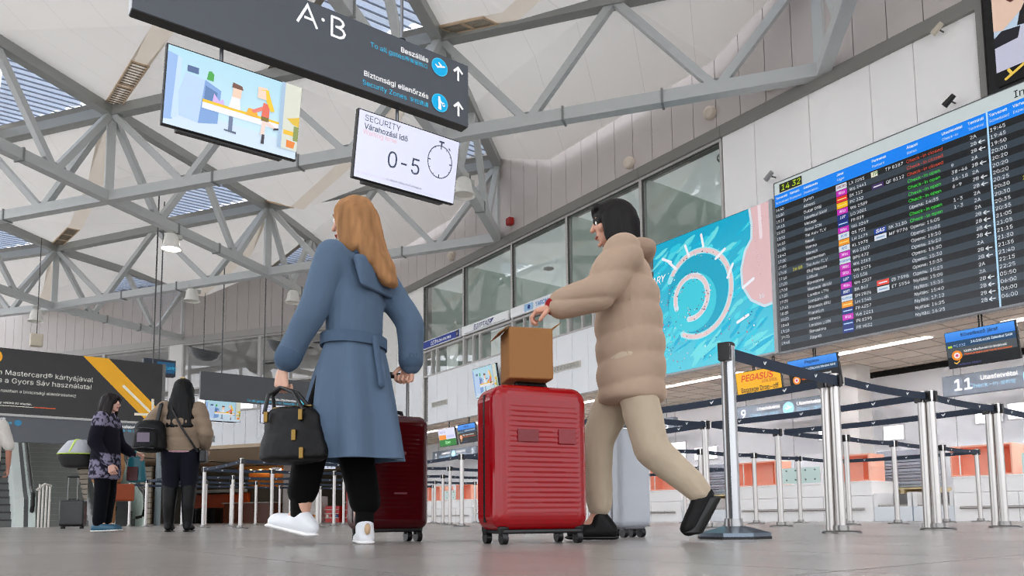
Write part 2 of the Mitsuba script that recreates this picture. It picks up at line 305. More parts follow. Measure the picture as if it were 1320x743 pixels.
struct('column', box(14.1, 14.6, 7.82, 8.36, 0, SZ), 'mat_satin', (.80, .79, .775), label='square white column behind the check-in desks beside desk sign 9', cat='column')
# ---- far wall, seen at the left: starts at the corner with the check-in wall
FD = np.array([-.53, .848]); FN = np.array([-.848, -.53])           # along it, and towards the camera
F0 = np.array([12.0, 27.3])
def far(t, n, z):
    q = F0 + FD * t + FN * n; return [q[0], q[1], z]
def fbox(t0, t1, n0, n1, z0, z1):
    m = box(t0, t1, n0, n1, z0, z1); M = np.eye(4); M[:2, 0] = FD; M[:2, 1] = FN; M[:2, 3] = F0
    m.apply_transform(M); m.invert(); return m
FM = T(np.array([[FD[0], FN[0], 0, F0[0]], [FD[1], FN[1], 0, F0[1]], [0, 0, 1, 0], [0, 0, 0, 1.0]]))
struct('wall_far', [fbox(0, 46, -.3, -.05, 7.6, 11.2), fbox(0, 46, -.3, -.05, 5.42, 5.66), fbox(0, 46, -.3, -.05, 3.06, 4.6)], 'mat_matte', (.5, .49, .48))
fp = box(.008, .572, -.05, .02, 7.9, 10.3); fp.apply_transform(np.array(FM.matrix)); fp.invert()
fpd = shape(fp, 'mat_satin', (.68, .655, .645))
fl = box(.008, .572, -.05, .02, 3.06, 4.6); fl.apply_transform(np.array(FM.matrix)); fl.invert()
fld = shape(fl, 'mat_satin', (.94, .95, .965))
for k in range(70): put('panel', {**fpd, 'to_world': T().translate([FD[0] * .58 * k, FD[1] * .58 * k, 0])}, 'wall_far')
for k in range(0, 30): put('cladding_panel', {**fld, 'to_world': T().translate([FD[0] * .58 * k, FD[1] * .58 * k, 0])}, 'wall_far')
obj('cornice', fbox(0, 46, -.05, .12, 7.62, 7.9), 'mat_satin', (.62, .61, .60), 'wall_far')
obj('pier', fbox(8.05, 8.75, -.3, .06, 3.06, 7.7), 'mat_satin', (.84, .83, .82), 'wall_far')
wt = [0, 4.0, 8.05, 8.75, 12.6, 16.6, 20.6]
n = 20
for a, b in zip(wt[:-1], wt[1:]):
    if b - a < 1: continue
    for z0, z1 in ((5.66, 7.62), (4.6, 5.42)):
        n += 1
        w = struct(f'window_{n}', fbox(a + .06, b - .06, -.02, -.015, z0, z1), 'mat_glass')
        obj('frame', [fbox(a, a + .08, -.1, .05, z0, z1), fbox(b - .06, b, -.1, .05, z0, z1), fbox(a, b, -.1, .05, z0 - .03, z0 + .05), fbox(a, b, -.1, .05, z1 - .06, z1)] + ([fbox((a + b) / 2 - .03, (a + b) / 2 + .03, -.08, .03, z0, z1)] if z1 < 6 else []), 'mat_satin', (.72, .71, .70), w)
# room behind the far glass: pale ceiling with strip lights, open to daylight at its other side
struct('ceiling_003', fbox(-4, 40, -9, -.3, 7.5, 7.62), 'mat_matte', (.72, .71, .69))
struct('floor_002', fbox(-4, 40, -9, -.3, 4.25, 4.4), 'mat_matte', (.6, .6, .6))
struct('wall_outer', [fbox(-4, 40, -9.1, -8.9, 4.4, 5.5), fbox(-4, 40, -9.1, -8.9, 7.1, 7.62)] + [fbox(t, t + .25, -9.05, -8.9, 4.4, 7.62) for t in np.arange(-3, 40, 2.1)], 'mat_satin', (.86, .87, .88))
for i, (t, nn, lab) in enumerate(((3.0, -2.2, 'wide strip'), (5.9, -4.2, 'narrow strip'), (1.2, -1.6, 'bright strip'), (9.8, -2.0, 'left-hand strip'))):
    k = thing('ceiling_light', lab + ' light on the ceiling behind the far upper windows', 'ceiling light')
    lamp_face('diffuser', fbox(t, t + 1.2, nn, nn + .3, 7.45, 7.48), (7, 6.8, 6.2), k, .4)
    obj('housing', fbox(t - .04, t + 1.24, nn - .04, nn + .34, 7.47, 7.52), 'mat_satin', (.8, .8, .8), k)
for i, (t, z) in enumerate(((5.5, 6.4), (1.75, 6.35))):
    c = np.array(far(t, 1.5, z))
    bowl = lathe([(.02, 0), (.28, .05), (.49, .2), (.62, .45), (.58, .45), (.45, .22), (.26, .08), (.02, .03)], 20)
    bowl.apply_transform(trimesh.transformations.rotation_matrix(.25, [1, 0.3, 0])); bowl.apply_translation(c)
    k = thing('pendant_bowl', ['grey bowl-shaped pendant in front of the far window, right of the white pier', 'grey bowl-shaped pendant in front of the far window, beside the long blue coat'][i], 'pendant', 'bowl pendants by the far glass')
    obj('bowl', bowl, 'mat_satin', (.36, .37, .38), k, smooth=40)
    obj('rod', cyl(c + [0, 0, .1], [c[0], c[1], 10.1], .012, 6), 'mat_satin', (.3, .3, .3), k)
for i, (t, h) in enumerate(((4.4, 6.0), (7.2, 5.6), (1.2, 5.9), (10.4, 6.0), (14.0, 5.7))):
    c = np.array(far(t, -16, 0)); P = []
    for q in range(26):
        d = np.clip(rng.normal(size=3), -1.6, 1.6) * [.5, .5, .5]; s = trimesh.creation.icosphere(1, radius=rng.uniform(.2, .4)); s.vertices *= 1 + .25 * rng.normal(size=(len(s.vertices), 1)); s.apply_translation(c + [0, 0, h - 1.1] + d); P.append(s)
    k = thing('tree', ['hazy green tree beyond the far windows, above the small cartoon screen', 'low green tree outside the far windows, left of the tallest', 'green tree outside the far windows nearest the corner', 'green tree outside, beyond the far windows left of the pier', 'small green tree outside at the far left windows'][i], 'tree', 'trees beyond the far glass')
    obj('crown', P, 'mat_matte', (.36, .43, .36), k); obj('trunk', cyl(c, c + [0, 0, h - 1], .15, 8), 'mat_matte', (.3, .26, .22), k)
struct('ground', box(-60, 60, 60, 110, -.4, -.2), 'mat_matte', (.4, .42, .4))
# soffit below the far wall and the dim shops under it
struct('ceiling_004', fbox(-6, 40, -14, .05, 3.06, 3.2), 'mat_matte', (.78, .70, .60))
struct('wall_shop', [fbox(-8, 12.0, -14.1, -13.9, 0, 3.06), fbox(8.0, 40, -9.6, -9.3, 0, 3.06)], 'mat_matte', (.42, .40, .35))
for i, (t, nn) in enumerate(((8.6, -2.2), (11.8, -2.3), (10.8, -6.0), (6.4, -6.2), (4.2, -3.5))):
    k = thing('ceiling_light', ['long strip light under the far soffit beside the crossbody strap', 'strip light under the far soffit left of the black backpack', 'short strip light deep under the far soffit, left', 'round-looking light deep under the far soffit behind the posts', 'strip light under the far soffit behind the black handbag'][i], 'ceiling light')
    lamp_face('diffuser', fbox(t, t + .35, nn, nn + 1.3, 3.03, 3.05), (26, 21, 15), k, 1.0)
    obj('housing', fbox(t - .04, t + .39, nn - .04, nn + 1.34, 3.04, 3.07), 'mat_satin', (.75, .72, .68), k)
# ---- facade behind and left of the camera: glass hall front that lets the daylight in
struct('wall_left', [box(-9.2, -9, y, y + .18, 0, 10.2) for y in np.arange(-12, 50, 3.1)] + [box(-9.2, -9, -12, 50, 5.0, 5.2), box(-9.2, -9, -12, 50, 10.0, 11)], 'mat_satin', (.6, .6, .6))
# ================================================================ ROOF: folded white plates, corrugated skylights, steel trusses
ZT, ZB, ZR, ZV = 10.05, 7.9, 10.22, 9.15
COLX = {-2: -7.1, -1: -2.2, 0: 2.75, 1: 7.72, 2: 11.97}
NODE = {(-2, 0): -.5, (-2, 1): 11, (-2, 2): 22, (-2, 3): 33, (-1, 0): -5.8, (-1, 1): 5.5, (-1, 2): 16.6, (-1, 3): 27.3, (-1, 4): 38.5,
        (0, 0): -2.4, (0, 1): 8.9, (0, 2): 20.1, (0, 3): 31.75, (0, 4): 43, (1, 0): -7.6, (1, 1): 3.1, (1, 2): 12.95, (1, 3): 23.5, (1, 4): 34.2, (2, 0): -3.6, (2, 1): 6.98, (2, 2): 16.87, (2, 3): 27.2}
def nd(k, z): return np.array([COLX[k[0]], NODE[k], z])
def below_above(k):
    """nodes of the next column just below and just above node k"""
    nx = sorted((NODE[q], q) for q in NODE if q[0] == k[0] + 1)
    lo = [q for y, q in nx if y < NODE[k]]; hi = [q for y, q in nx if y > NODE[k]]
    return (lo[-1] if lo else None), (hi[0] if hi else None)
ceil = 'ceiling'; labels[ceil] = {'kind': 'structure'}; _taken[ceil] = 0
nwin = 40
def plate(pts):
    obj('panel', poly(pts), 'mat_roof', parent=ceil)
for k in sorted(NODE):
    if k[0] > 1: continue
    lo, hi = below_above(k)
    if lo is None or hi is None: continue
    P0, P1, P2 = nd(k, ZR), nd(lo, ZR), nd(hi, ZR)
    M1, M2 = (P0 + P1) / 2, (P0 + P2) / 2
    x = COLX[k[0] + 1]
    dip = 5.6 if k[0] == -1 else 2.5          # length of the slope at the far end of the fold
    V1, V2 = np.array([x - .18, P1[1] + 2.2, ZV]), np.array([x - .18, P2[1] - dip, ZV])
    for q in ([P0, M1, M2], [M1, P1, V1], [M1, V1, V2, M2], [M2, V2, P2]): plate(q)
    if k[0] == 1: continue
    # trough along the diagonal, louvred near the far node
    w = np.array([.18, 0, 0])
    obj('trough', [poly([V1, V1 + 2 * w, V2 + 2 * w, V2]), poly([P1 - w, P1 + w, V1 + 2 * w, V1])], 'mat_trough', parent=ceil)
    a, b = V2 + w, P2
    obj('trough', poly([V2, V2 + 2 * w, P2 + w, P2 - w]), 'mat_trough', parent=ceil)
    d = (b - a) / np.linalg.norm(b - a)
    GR = {(-1, 2): ('two long louvred air grilles in the roof fold above the left cartoon screen', (.38, .70), .29), (-1, 3): ('row of three louvred air grilles in the roof fold near the left edge', (.14, .42, .70), .26),
          (0, 2): ('small louvred air grille at the roof node above the blond head', (.30, .62), .28), (0, 1): ('dark louvred air grille beside the roof node right of the big grey sign', (.25, .58), .30)}
    lv = thing('air_grille', GR[k][0], 'air grille') if k in GR else None
    for s0 in GR[k][1] if lv else ():
        s1 = s0 + GR[k][2]
        L = np.linalg.norm(b - a)
        c0, c1 = a + d * L * s0, a + d * L * s1
        fr = [bar(c0 + e * w * .9, c1 + e * w * .9, .025, .05) for e in (-1, 1)] + [bar(c0 - w, c0 + w, .025, .05), bar(c1 - w, c1 + w, .025, .05)]
        obj('frame', fr, 'mat_satin', (.78, .68, .56), lv)
        obj('slat', [bar(c0 + (c1 - c0) * t - w * .85, c0 + (c1 - c0) * t + w * .85, .012, .04) for t in np.linspace(.06, .94, 9)], 'mat_satin', (.46, .43, .38), lv)
    # far half of the cell
    far_node = next((q for q in NODE if q[0] == k[0] + 2 and P1[1] < NODE[q] < P2[1]), None)
    if far_node is None: continue
    P3 = nd(far_node, ZR); M3, M4 = (P1 + P3) / 2, (P2 + P3) / 2
    U1, U2 = V1 + 2 * w, V2 + 2 * w
    for q in ([P1, M3, U1], [U1, M3, M4, U2], [U2, M4, P2]): plate(q)
    # skylight: corrugated translucent sheet over the outer corner of the cell
    nwin += 1
    wk = f'window_{nwin}'; labels[wk] = {'kind': 'structure'}
    A, B, C = M3 + [.25, 0, .2], P3 + [-.1, 0, .2], M4 + [.25, 0, .2]
    V, Fc = [], []
    ys_ = np.arange(A[1], C[1], .11)
    for i, y in enumerate(ys_):
        t = (y - A[1]) / (C[1] - A[1]); tm = (B[1] - A[1]) / (C[1] - A[1])
        xl = A[0] + (C[0] - A[0]) * t
        xr = A[0] + (B[0] - A[0]) * (t / tm) if t < tm else C[0] + (B[0] - C[0]) * ((1 - t) / (1 - tm))
        z = A[2] + (.0 if i % 4 in (0, 1) else .075)
        V += [[xl, y, z], [max(xr, xl + .01), y, z]]
        if i: Fc += [[2 * i - 2, 2 * i - 1, 2 * i + 1], [2 * i - 2, 2 * i + 1, 2 * i]]
    obj('corrugated_sheet', trimesh.Trimesh(V, Fc, process=False), 'mat_skylight', parent=wk)
    rb = []
    for y in np.arange(A[1] + .12, C[1], .24):
        t = (y - A[1]) / (C[1] - A[1]); tm = (B[1] - A[1]) / (C[1] - A[1])
        xl = A[0] + (C[0] - A[0]) * t; xr = A[0] + (B[0] - A[0]) * (t / tm) if t < tm else C[0] + (B[0] - C[0]) * ((1 - t) / (1 - tm))
        if xr - xl > .15: rb.append(box(xl, xr, y - .014, y + .014, A[2] - .04, A[2] - .012))
    labels[obj('rib', rb, 'mat_satin', (.62, .66, .72), wk)] = {'kind': 'stuff'}
    obj('kerb', [bar(M3 + [0, 0, .05], P3 + [0, 0, .05], .14, .16), bar(M4 + [0, 0, .05], P3 + [0, 0, .05], .14, .16), bar(M3 + [.1, 0, .05], M4 + [.1, 0, .05], .14, .16)], 'mat_satin', (.52, .50, .46), wk)
STEEL = (.73, .745, .745)
TL = {((0, 2), (1, 2)): ('behind both hanging screens, ending at the big sign', 1), ((1, 2), (2, 1)): ('right of the big sign, ending at the check-in wall', 1),
      ((0, 3), (1, 3)): ('between the two left-hand nodes, carrying the lit lamp', 1), ((1, 3), (2, 2)): ('running behind the blond head to the check-in wall', 1),
      ((0, 2), (1, 3)): ('running away from the top-left node past the middle skylight', 1), ((1, 2), (2, 2)): ('behind the waiting-time screen, running to the check-in wall column', 1),
      ((0, 3), (1, 4)): ('at the far left, reaching the far grey wall', 1), ((1, 3), (2, 3)): ('reaching the far corner, behind the blue coat', 1),
      ((-1, 2), (0, 2)): ('entering from the left edge at the top, beside the left skylight', 1), ((-1, 3), (0, 2)): ('leaving the top-left node towards the left edge', 1), ((-1, 3), (0, 3)): ('at the left edge below the second skylight', 1),
      ((-1, 4), (0, 3)): ('leaving the lower left node towards the left edge', 1), ((0, 1), (1, 2)): ('above the big grey sign, nearest the camera', 1), ((1, 1), (2, 1)): ('at the top right corner by the check-in wall', 1),
      ((-1, 2), (0, 1)): ('overhead at the upper left, mostly outside the picture', 0), ((0, 1), (1, 1)): ('overhead at the upper right, outside the picture', 0)}
def truss(a, b, where, post_at):
    A, B = nd(a, ZB), nd(b, ZB); up = np.array([0, 0, ZT - ZB])
    t = thing('roof_truss', 'grey steel roof truss ' + where, 'roof truss')
    obj('bottom_chord', bar(A, B, .22, .24), 'mat_satin', STEEL, t)
    obj('top_chord', bar(A + up, B + up, .24, .24), 'mat_satin', (.60, .61, .60), t)
    L = lambda s: A + (B - A) * s
    pts = [A + up, L(.26), L(.5) + up, L(.755), B + up]
    for p, q in zip(pts[:-1], pts[1:]): obj('diagonal', bar(p, q, .15, .15), 'mat_satin', STEEL, t)
    for p in post_at: obj('post', bar(nd(p, ZB), nd(p, ZT), .19, .19), 'mat_satin', STEEL, t)
    for s in (.26, .755):
        d = (B - A) / np.linalg.norm(B - A)
        obj('gusset', bar(L(s) - d * .28 + [0, 0, .13], L(s) + d * .28 + [0, 0, .13], .05, .16), 'mat_satin', (.55, .56, .56), t)
    for s in (.36, .62):
        d = (B - A) / np.linalg.norm(B - A)
        obj('flange', bar(L(s) - d * .02, L(s) + d * .02, .27, .29), 'mat_satin', (.50, .51, .51), t)
    return t
posted = set()
for (a, b), (where, vis) in TL.items():
    pa = [p for p in (a, b) if p not in posted]; posted.update(pa)
    truss(a, b, where, pa)
# wall columns under the nodes that meet the check-in wall
# bell-shaped lamps under the bottom chords
def bell(i, x, y, z, lit, label):
    k = thing('pendant_lamp', label, 'lamp', 'bell lamps on the trusses' if 0 else None)
    prof = [(.03, .42), (.13, .40), (.17, .30), (.20, .10), (.25, .02), (.255, 0), (.235, 0), (.19, .09), (.15, .29), (.10, .37), (.03, .38)]
    m = lathe([(r * 1.05, zz) for r, zz in prof], 24); m.apply_translation([x, y, z])
    obj('shade', m, 'mat_satin', (.90, .895, .87), k, smooth=35)
    if lit: lamp_face('bulb', trimesh.creation.icosphere(2, radius=.19).apply_translation([x, y, z + .14]), (14, 12.5, 9.5), k, 1.0)
    else: obj('diffuser', trimesh.creation.cylinder(.22, .012).apply_translation([x, y, z + .05]), 'mat_satin', (.86, .85, .80), k)
    obj('bracket', [cyl([x, y, z + .4], [x, y, z + .52], .03, 8), box(x - .12, x + .12, y - .04, y + .04, z + .47, z + .55), box(x + .14, x + .26, y - .05, y + .05, z + .3, z + .42)], 'mat_satin', (.75, .75, .73), k)
lamps = [(4.42, 21.22, 7.30, True, 'bell lamp switched on, glowing warm white at the left of the roof'), (4.9, 10.55, 7.35, False, 'large white bell lamp just above the upper edge of the big grey sign'),
         (8.95, 13.95, 7.33, False, 'white bell lamp hanging right of the waiting-time screen'), (2.20, 31.4, 7.2, False, 'white bell lamp at the far left above the black advertising wall'),
         (6.13, 26.12, 7.33, False, 'white bell lamp in front of the far grey wall, left of the long thin rod'), (8.9, 24.4, 7.33, False, 'white bell lamp close to the left shoulder of the blue coat')]
for i, l in enumerate(lamps): bell(i, *l)
# ================================================================ SIGNS, SCREENS, BOARDS
def xsign(x, y, z): return frame([x, y, z], (1, 0, 0), (0, 0, 1))          # a print that faces the camera side, reading along +x
def tilt(M, deg):
    """tip a print forwards about its upper edge's direction"""
    return M @ trimesh.transformations.rotation_matrix(math.radians(deg), [1, 0, 0])
def cased(parent, M, w, h, t=.06, color=(.06, .06, .065), lip=.012):
    """the housing behind a screen whose lower left corner is at M"""
    m = rbox(w + 2 * lip, h + 2 * lip, t, .008); m.apply_translation([w / 2, h / 2, -t / 2 - .002]); m.apply_transform(M)
    return obj('housing', m, 'mat_satin', color, parent)
SIGN_GREY, CYAN = (.325, .345, .375), (.25, .78, .95)
# ---- the big grey sign A B
k = thing('hanging_sign', 'big grey hanging sign reading A B with arrows, at the top of the picture', 'sign')
obj('body', box(1.0, 4.23, 6.5, 6.63, 4.25, 4.93), 'mat_satin', SIGN_GREY, k)
obj('underside', box(1.005, 4.225, 6.505, 6.625, 4.244, 4.252), 'mat_satin', (.20, .20, .20), k)
obj('end_cap', box(.994, 1.0, 6.505, 6.625, 4.252, 4.925), 'mat_satin', (.75, .77, .78), k)
def arrow(x, y, s, w):
    return flat(sg.LineString([(x, y - s), (x, y + s * .85)]).buffer(w, cap_style=2).union(sg.LineString([(x - s * .75, y + .25 * s), (x, y + s), (x + s * .75, y + .25 * s)]).buffer(w, cap_style=2, join_style=2)))
p = Print(.001)
W1 = (.97, .975, .98)
for pts in ([(1.36, .433), (1.455, .63), (1.55, .433)], [(1.425, .505), (1.512, .505)]): p.add(flat(sg.LineString(pts).buffer(.0125, cap_style=2, join_style=2)), W1, up=False)
p.add(disc(1.607, .548, .017), W1, up=False)
b = sg.LineString([(1.695, .43), (1.695, .62), (1.77, .62), (1.80, .605), (1.812, .58), (1.80, .555), (1.77, .535), (1.74, .532), (1.77, .53), (1.808, .515), (1.825, .485), (1.81, .45), (1.775, .432), (1.695, .432)]).buffer(.0125, join_style=1)
p.add(flat(b), W1, up=False)
p.text('Beszállás', 2.742, .540, .052, W1, True, 'r').text('To all gates', 2.09, .467, .050, CYAN)
p.add(han(['suo', 'you', 'deng', 'ji', 'kou'], .048), CYAN, 2.472, .466)
p.text('Biztonsági ellenőrzés', 2.742, .146, .052, W1, True, 'r').text('Security Zones', 2.01, .052, .050, CYAN)
p.add(han(['an', 'jian', 'tong', 'dao'], .048), CYAN, 2.53, .054)
for cy in (.537, .146):
    p.add(disc(2.874, cy, .096), (.0, .68, .90)).add(flat(sg.Point(2.874, cy).buffer(.096).difference(sg.Point(2.874, cy).buffer(.090))), (.35, .85, 1.0), up=False)
    p.add(arrow(3.10, cy, .073, .013), W1)
pl = sg.Polygon([(-.062, .012), (-.05, .02), (-.03, .004), (.0, .012), (-.022, .047), (-.008, .05), (.03, .02), (.055, .027), (.066, .022), (.06, .012), (-.03, -.018)])
p.add(flat(affinity.translate(pl, 2.874, .535)), W1)
for g in (sg.Point(-.008, .055).buffer(.014), sg.LineString([(-.006, .03), (-.002, -.02)]).buffer(.016), sg.LineString([(-.006, -.02), (-.012, -.066)]).buffer(.010), sg.LineString([(.006, -.02), (.008, -.066)]).buffer(.010), sg.LineString([(.0, .03), (.025, .0), (.045, .008)]).buffer(.007), sg.Point(.045, -.012).buffer(.018).difference(sg.Point(.045, -.004).buffer(.012))):
    p.add(flat(affinity.translate(g, 2.874, .146)), W1, up=False)
screen('lettering', p, xsign(1.0, 6.4985, 4.25), k, .93)
for x in (1.73, 3.466):
    obj('hanger_rod', cyl([x, 6.56, 4.93], [x, 6.56, 9.95], .017, 10), 'mat_metal', (.55, .56, .58), k)
    obj('rod_flange', cyl([x, 6.56, 4.92], [x, 6.56, 4.96], .045, 14), 'mat_satin', (.12, .12, .13), k)
# ---- the two screens below it
def cartoon(w=1.12, h=.635, s=1.0):
    p = Print(.0008)
    p.grad(rect(0, 0, w, h), (.80, .86, .92), (.72, .86, .93))
    p.grad(rect(0, h * .2, w, h), (.80, .92, .98), (.70, .87, .93)); p.add(rect(0, 0, w, h * .23), (.83, .90, .96))
    q = lambda pts, c: p.add(flat(sg.Polygon([(x * w / 100, y * h / 100) for x, y in pts])), c)
    q([(0, 6), (6, 8), (7, 90), (0, 92)], (.60, .73, .92)); q([(5, 10), (9, 12), (10, 88), (7, 90)], (.78, .88, .96))
    q([(10, 15), (24, 12), (27, 70), (13, 72), (9, 45)], (.74, .84, .97)); q([(24, 12), (38, 18), (39, 62), (27, 70)], (.50, .65, .86)); q([(27, 40), (36, 40), (36.5, 58), (27.5, 63)], (.36, .50, .70))
    q([(14, 74), (22, 74), (22, 82), (14, 82)], (.30, .40, .58)); q([(28, 71), (33, 71), (33, 80), (31, 83), (29, 82)], (.25, .65, .25))
    q([(33, 44), (42, 44), (41, 52), (38, 48), (34, 56)], (.84, .72, .94))
    q([(26, 41), (90, 41), (90, 44), (26, 45)], (.97, .78, .12)); q([(26, 33), (90, 33), (90, 41), (26, 41)], (.95, .95, .97)); q([(46, 14), (49, 14), (49, 33), (46, 33)], (.42, .48, .60)); q([(43, 12), (52, 11), (52, 14), (43, 14)], (.35, .40, .5))
    q([(45, 44), (54, 44), (53, 59), (47, 60)], (.95, .95, .97)); q([(47, 59), (53.5, 59), (54, 72), (47.5, 73)], (.98, .82, .72)); q([(46.5, 71), (55, 71), (54, 76), (47, 78)], (.45, .28, .20))
    q([(58, 41), (68, 41), (66, 51), (60, 51)], (.98, .70, .10)); q([(62, 49), (72, 60), (74, 56), (64, 46)], (.93, .50, .42)); q([(70, 44), (76, 44), (76, 62), (71, 64)], (.92, .42, .32)); q([(70, 39), (76, 39), (76, 45), (70, 45)], (.50, .42, .10))
    q([(66, 68), (73, 68), (73, 84), (66, 83)], (.99, .85, .76)); q([(66, 79), (74, 82), (76, 72), (80, 56), (77, 54), (73, 66), (72, 80), (68, 86), (65, 82)], (.98, .80, .12))
    q([(70, 20), (73, 20), (74, 39), (71, 39)], (.97, .85, .80)); q([(71, 8), (73.5, 8), (73.5, 21), (71.5, 21)], (.18, .14, .2)); q([(74, 36), (82, 31), (82, 34), (75, 40)], (.97, .85, .80)); q([(80, 30), (87, 34), (86, 36), (80, 33)], (.18, .14, .2))
    q([(87, 10), (100, 10), (100, 100), (87, 100)], (.86, .87, .80)); q([(84, 10), (87, 10), (87, 100), (84, 100)], (.66, .76, .86))
    q([(88, 30), (97, 30), (97, 36), (88, 36)], (.96, .76, .15)); q([(90, 52), (100, 58), (100, 44), (95, 46)], (.90, .75, .2)); q([(91, 13), (97, 13), (98, 22), (91, 23)], (.93, .52, .16)); q([(96, 24), (100, 24), (100, 44), (96, 44)], (.55, .6, .3))
    return p
def hung_tv(name, label, x, y, z, w, h, pr, rod_top, rod_x, glow=.95, tl=11, bump=True):
    k = thing(name, label, 'screen')
    M = frame([x, y + math.sin(math.radians(tl)) * h, z], (1, 0, 0), (0, -math.sin(math.radians(tl)), math.cos(math.radians(tl))))
    cased(k, M, w, h); screen('display', pr, M, k, glow)
    hm = box(w * .1, w * .9, -.03, .03, -.10, -.02); hm.apply_transform(M); obj('mount', hm, 'mat_satin', (.08, .08, .085), k)
    c = M @ np.array([w * .5 if rod_x is None else rod_x - x, h * .5, -.09, 1]); c = c[:3]
    obj('hanger_rod', [cyl([c[0], c[1] + .02, c[2]], [c[0], c[1] + .02, rod_top], .017, 10)], 'mat_metal', (.55, .56, .58), k)
    return k, M
hung_tv('hanging_screen', 'hanging screen showing a cartoon of a security belt, left below the big grey sign', 1.27, 6.45, 3.395, 1.12, .635, cartoon(), 4.243, 1.733)
def waiting(w=1.12, h=.63, full=True):
    p = Print(.0008); D = (.22, .26, .36)
    p.add(rect(0, 0, w, h), (.895, .905, .985))
    if not full:
        p.text('SECURITY', .06, .55, .055, D).text('Várahozási idő', .06, .47, .045, D); return p
    p.text('SECURITY', .06, .545, .056, D, stretch=.98).text('Várahozási idő', .06, .470, .049, D, True).text('Waiting time', .052, .418, .045, (.95, .72, .74))
    p.text('0-5', .322, .18, .155, D, stretch=.93).text('perc', .608, .185, .022, (.66, .68, .78))
    ring = affinity.scale(sg.Point(0, 0).buffer(1, 24), .145, .165).difference(affinity.scale(sg.Point(0, 0).buffer(1, 24), .136, .156))
    p.add(flat(affinity.translate(ring, .915, .375)), D)
    for q in range(12):
        a = q * math.pi / 6; L = .80 if q % 3 == 0 else .90
        p.add(line([(.915 + .138 * math.sin(a) * L, .375 + .158 * math.cos(a) * L), (.915 + .138 * math.sin(a), .375 + .158 * math.cos(a))], .012 if q % 3 == 0 else .006), D, up=False)
    p.add(line([(.915, .54), (.915, .575)], .018), D).add(line([(.885, .575), (.945, .575)], .016), D).add(line([(1.0, .535), (1.02, .515)], .012), D, up=False)
    p.text('Az adatok tájékoztató jellegűek', .33, .048, .020, (.45, .47, .56)).text('The data is for information only', .02, .045, .018, (.88, .83, .95)).text('The data is for information purposes only', .40, .018, .018, (.84, .82, .95))
    return p
hung_tv('hanging_screen', 'hanging white screen with the security waiting time 0-5 and a stopwatch', 2.965, 6.45, 3.395, 1.118, .63, waiting(), 4.243, 3.45)
# ---- the same set again far behind, beside the blue coat
k = thing('hanging_sign', 'dark grey hanging sign with a turquoise line, far behind beside the blue coat', 'sign')
obj('body', box(6.7, 10.9, 27.0, 27.14, 4.24, 5.21), 'mat_satin', (.36, .37, .39), k)
p = Print(.001)
p.text('To all gates  Check-in  Security', 3.30, .05, .085, CYAN, False, 'r').text('Beszállás Utasfelvétel', 3.34, .17, .075, W1, True, 'r').add(disc(3.5, .14, .13), (.1, .75, .85)).add(arrow(3.5, .14, .08, .014), W1)
screen('lettering', p, xsign(6.7, 26.998, 4.24), k, .8)
for x in (7.4, 8.86): obj('hanger_rod', cyl([x, 27.07, 5.2], [x, 27.07, 9.9], .02, 8), 'mat_satin', (.35, .36, .37), k)
hung_tv('hanging_screen', 'small hanging cartoon screen, far away beside the long black hair', 6.86, 26.9, 3.53, 1.16, .68, cartoon(1.16, .68), 4.238, 7.41, .8, 4)
hung_tv('hanging_screen', 'far white hanging screen, half hidden by the blue coat', 8.74, 26.9, 3.56, 1.1, .66, waiting(1.1, .66, False), 4.238, 9.2, .85, 4)
k = thing('hanging_sign', 'small dark direction sign with blue lettering just above the black advertising wall', 'sign')
obj('body', box(4.55, 5.46, 25.0, 25.3, 4.57, 5.06), 'mat_satin', (.16, .20, .26), k)
p = Print(.001); p.add(rect(.38, .08, .88, .42), (.10, .36, .52)).text('A·B', .10, .18, .13, W1).text('Security', .42, .2, .1, CYAN)
screen('lettering', p, xsign(4.55, 24.998, 4.57), k, .7)
obj('hanger_rod', cyl([5.0, 25.15, 5.05], [5.0, 25.15, 10.3], .02, 8), 'mat_satin', (.35, .36, .37), k)
# ---- black advertising wall at the left
k = thing('advertising_wall', 'black advertising wall with a yellow diagonal band and a white arrow, at the left edge', 'billboard')
obj('body', box(-3.2, 4.68, 23.0, 23.25, 2.86, 4.53), 'mat_satin', (.165, .16, .16), k)
obj('edge', box(4.68, 4.76, 22.99, 23.26, 2.1, 4.54), 'mat_satin', (.42, .42, .41), k)
p = Print(.002); CR = (.93, .92, .88)
p.add(flat(sg.Polygon([(2.71, 1.675), (3.32, 1.675), (4.66, .33), (4.34, .01)])), (1.0, .72, .03))
p.add(flat(sg.LineString([(3.69, .97), (4.47, .22)]).buffer(.035, cap_style=2)), (1, .97, .86)).add(flat(sg.LineString([(4.45, .66), (4.47, .22), (4.0, .2)]).buffer(.035, cap_style=2, join_style=2)), (1, .97, .86))
p.text('Prémium Mastercard® kártyájával', 2.97, .985, .125, CR, False, 'r').text('díjmentes a Gyors Sáv használata!', 2.94, .785, .125, CR, False, 'r').text('Jusson át gyorsabban a biztonsági ellenőrzéshez!', 2.59, .545, .075, CR, False, 'r', stretch=.95)
p.text('Az élmény velünk az utazás.', 1.61, .25, .055, CR, True, 'r').add(rect(.3, .19, 1.66, .205), CR).add(rect(1.66, .19, 2.14, .215), (.90, .35, .15)).add(disc(.74, 1.43, .20), (1.0, .68, .05))
printed('poster', p, xsign(0, 22.997, 2.86), k)
k2 = thing('direction_sign', 'long dark grey direction sign hung right under the black advertising wall', 'sign')
obj('body', box(-3.2, 4.68, 23.0, 23.2, 2.16, 2.80), 'mat_satin', (.335, .35, .375), k2)
obj('light_rail', box(-3.2, 4.68, 22.97, 23.2, 2.80, 2.86), 'mat_satin', (.72, .72, .71), k2)
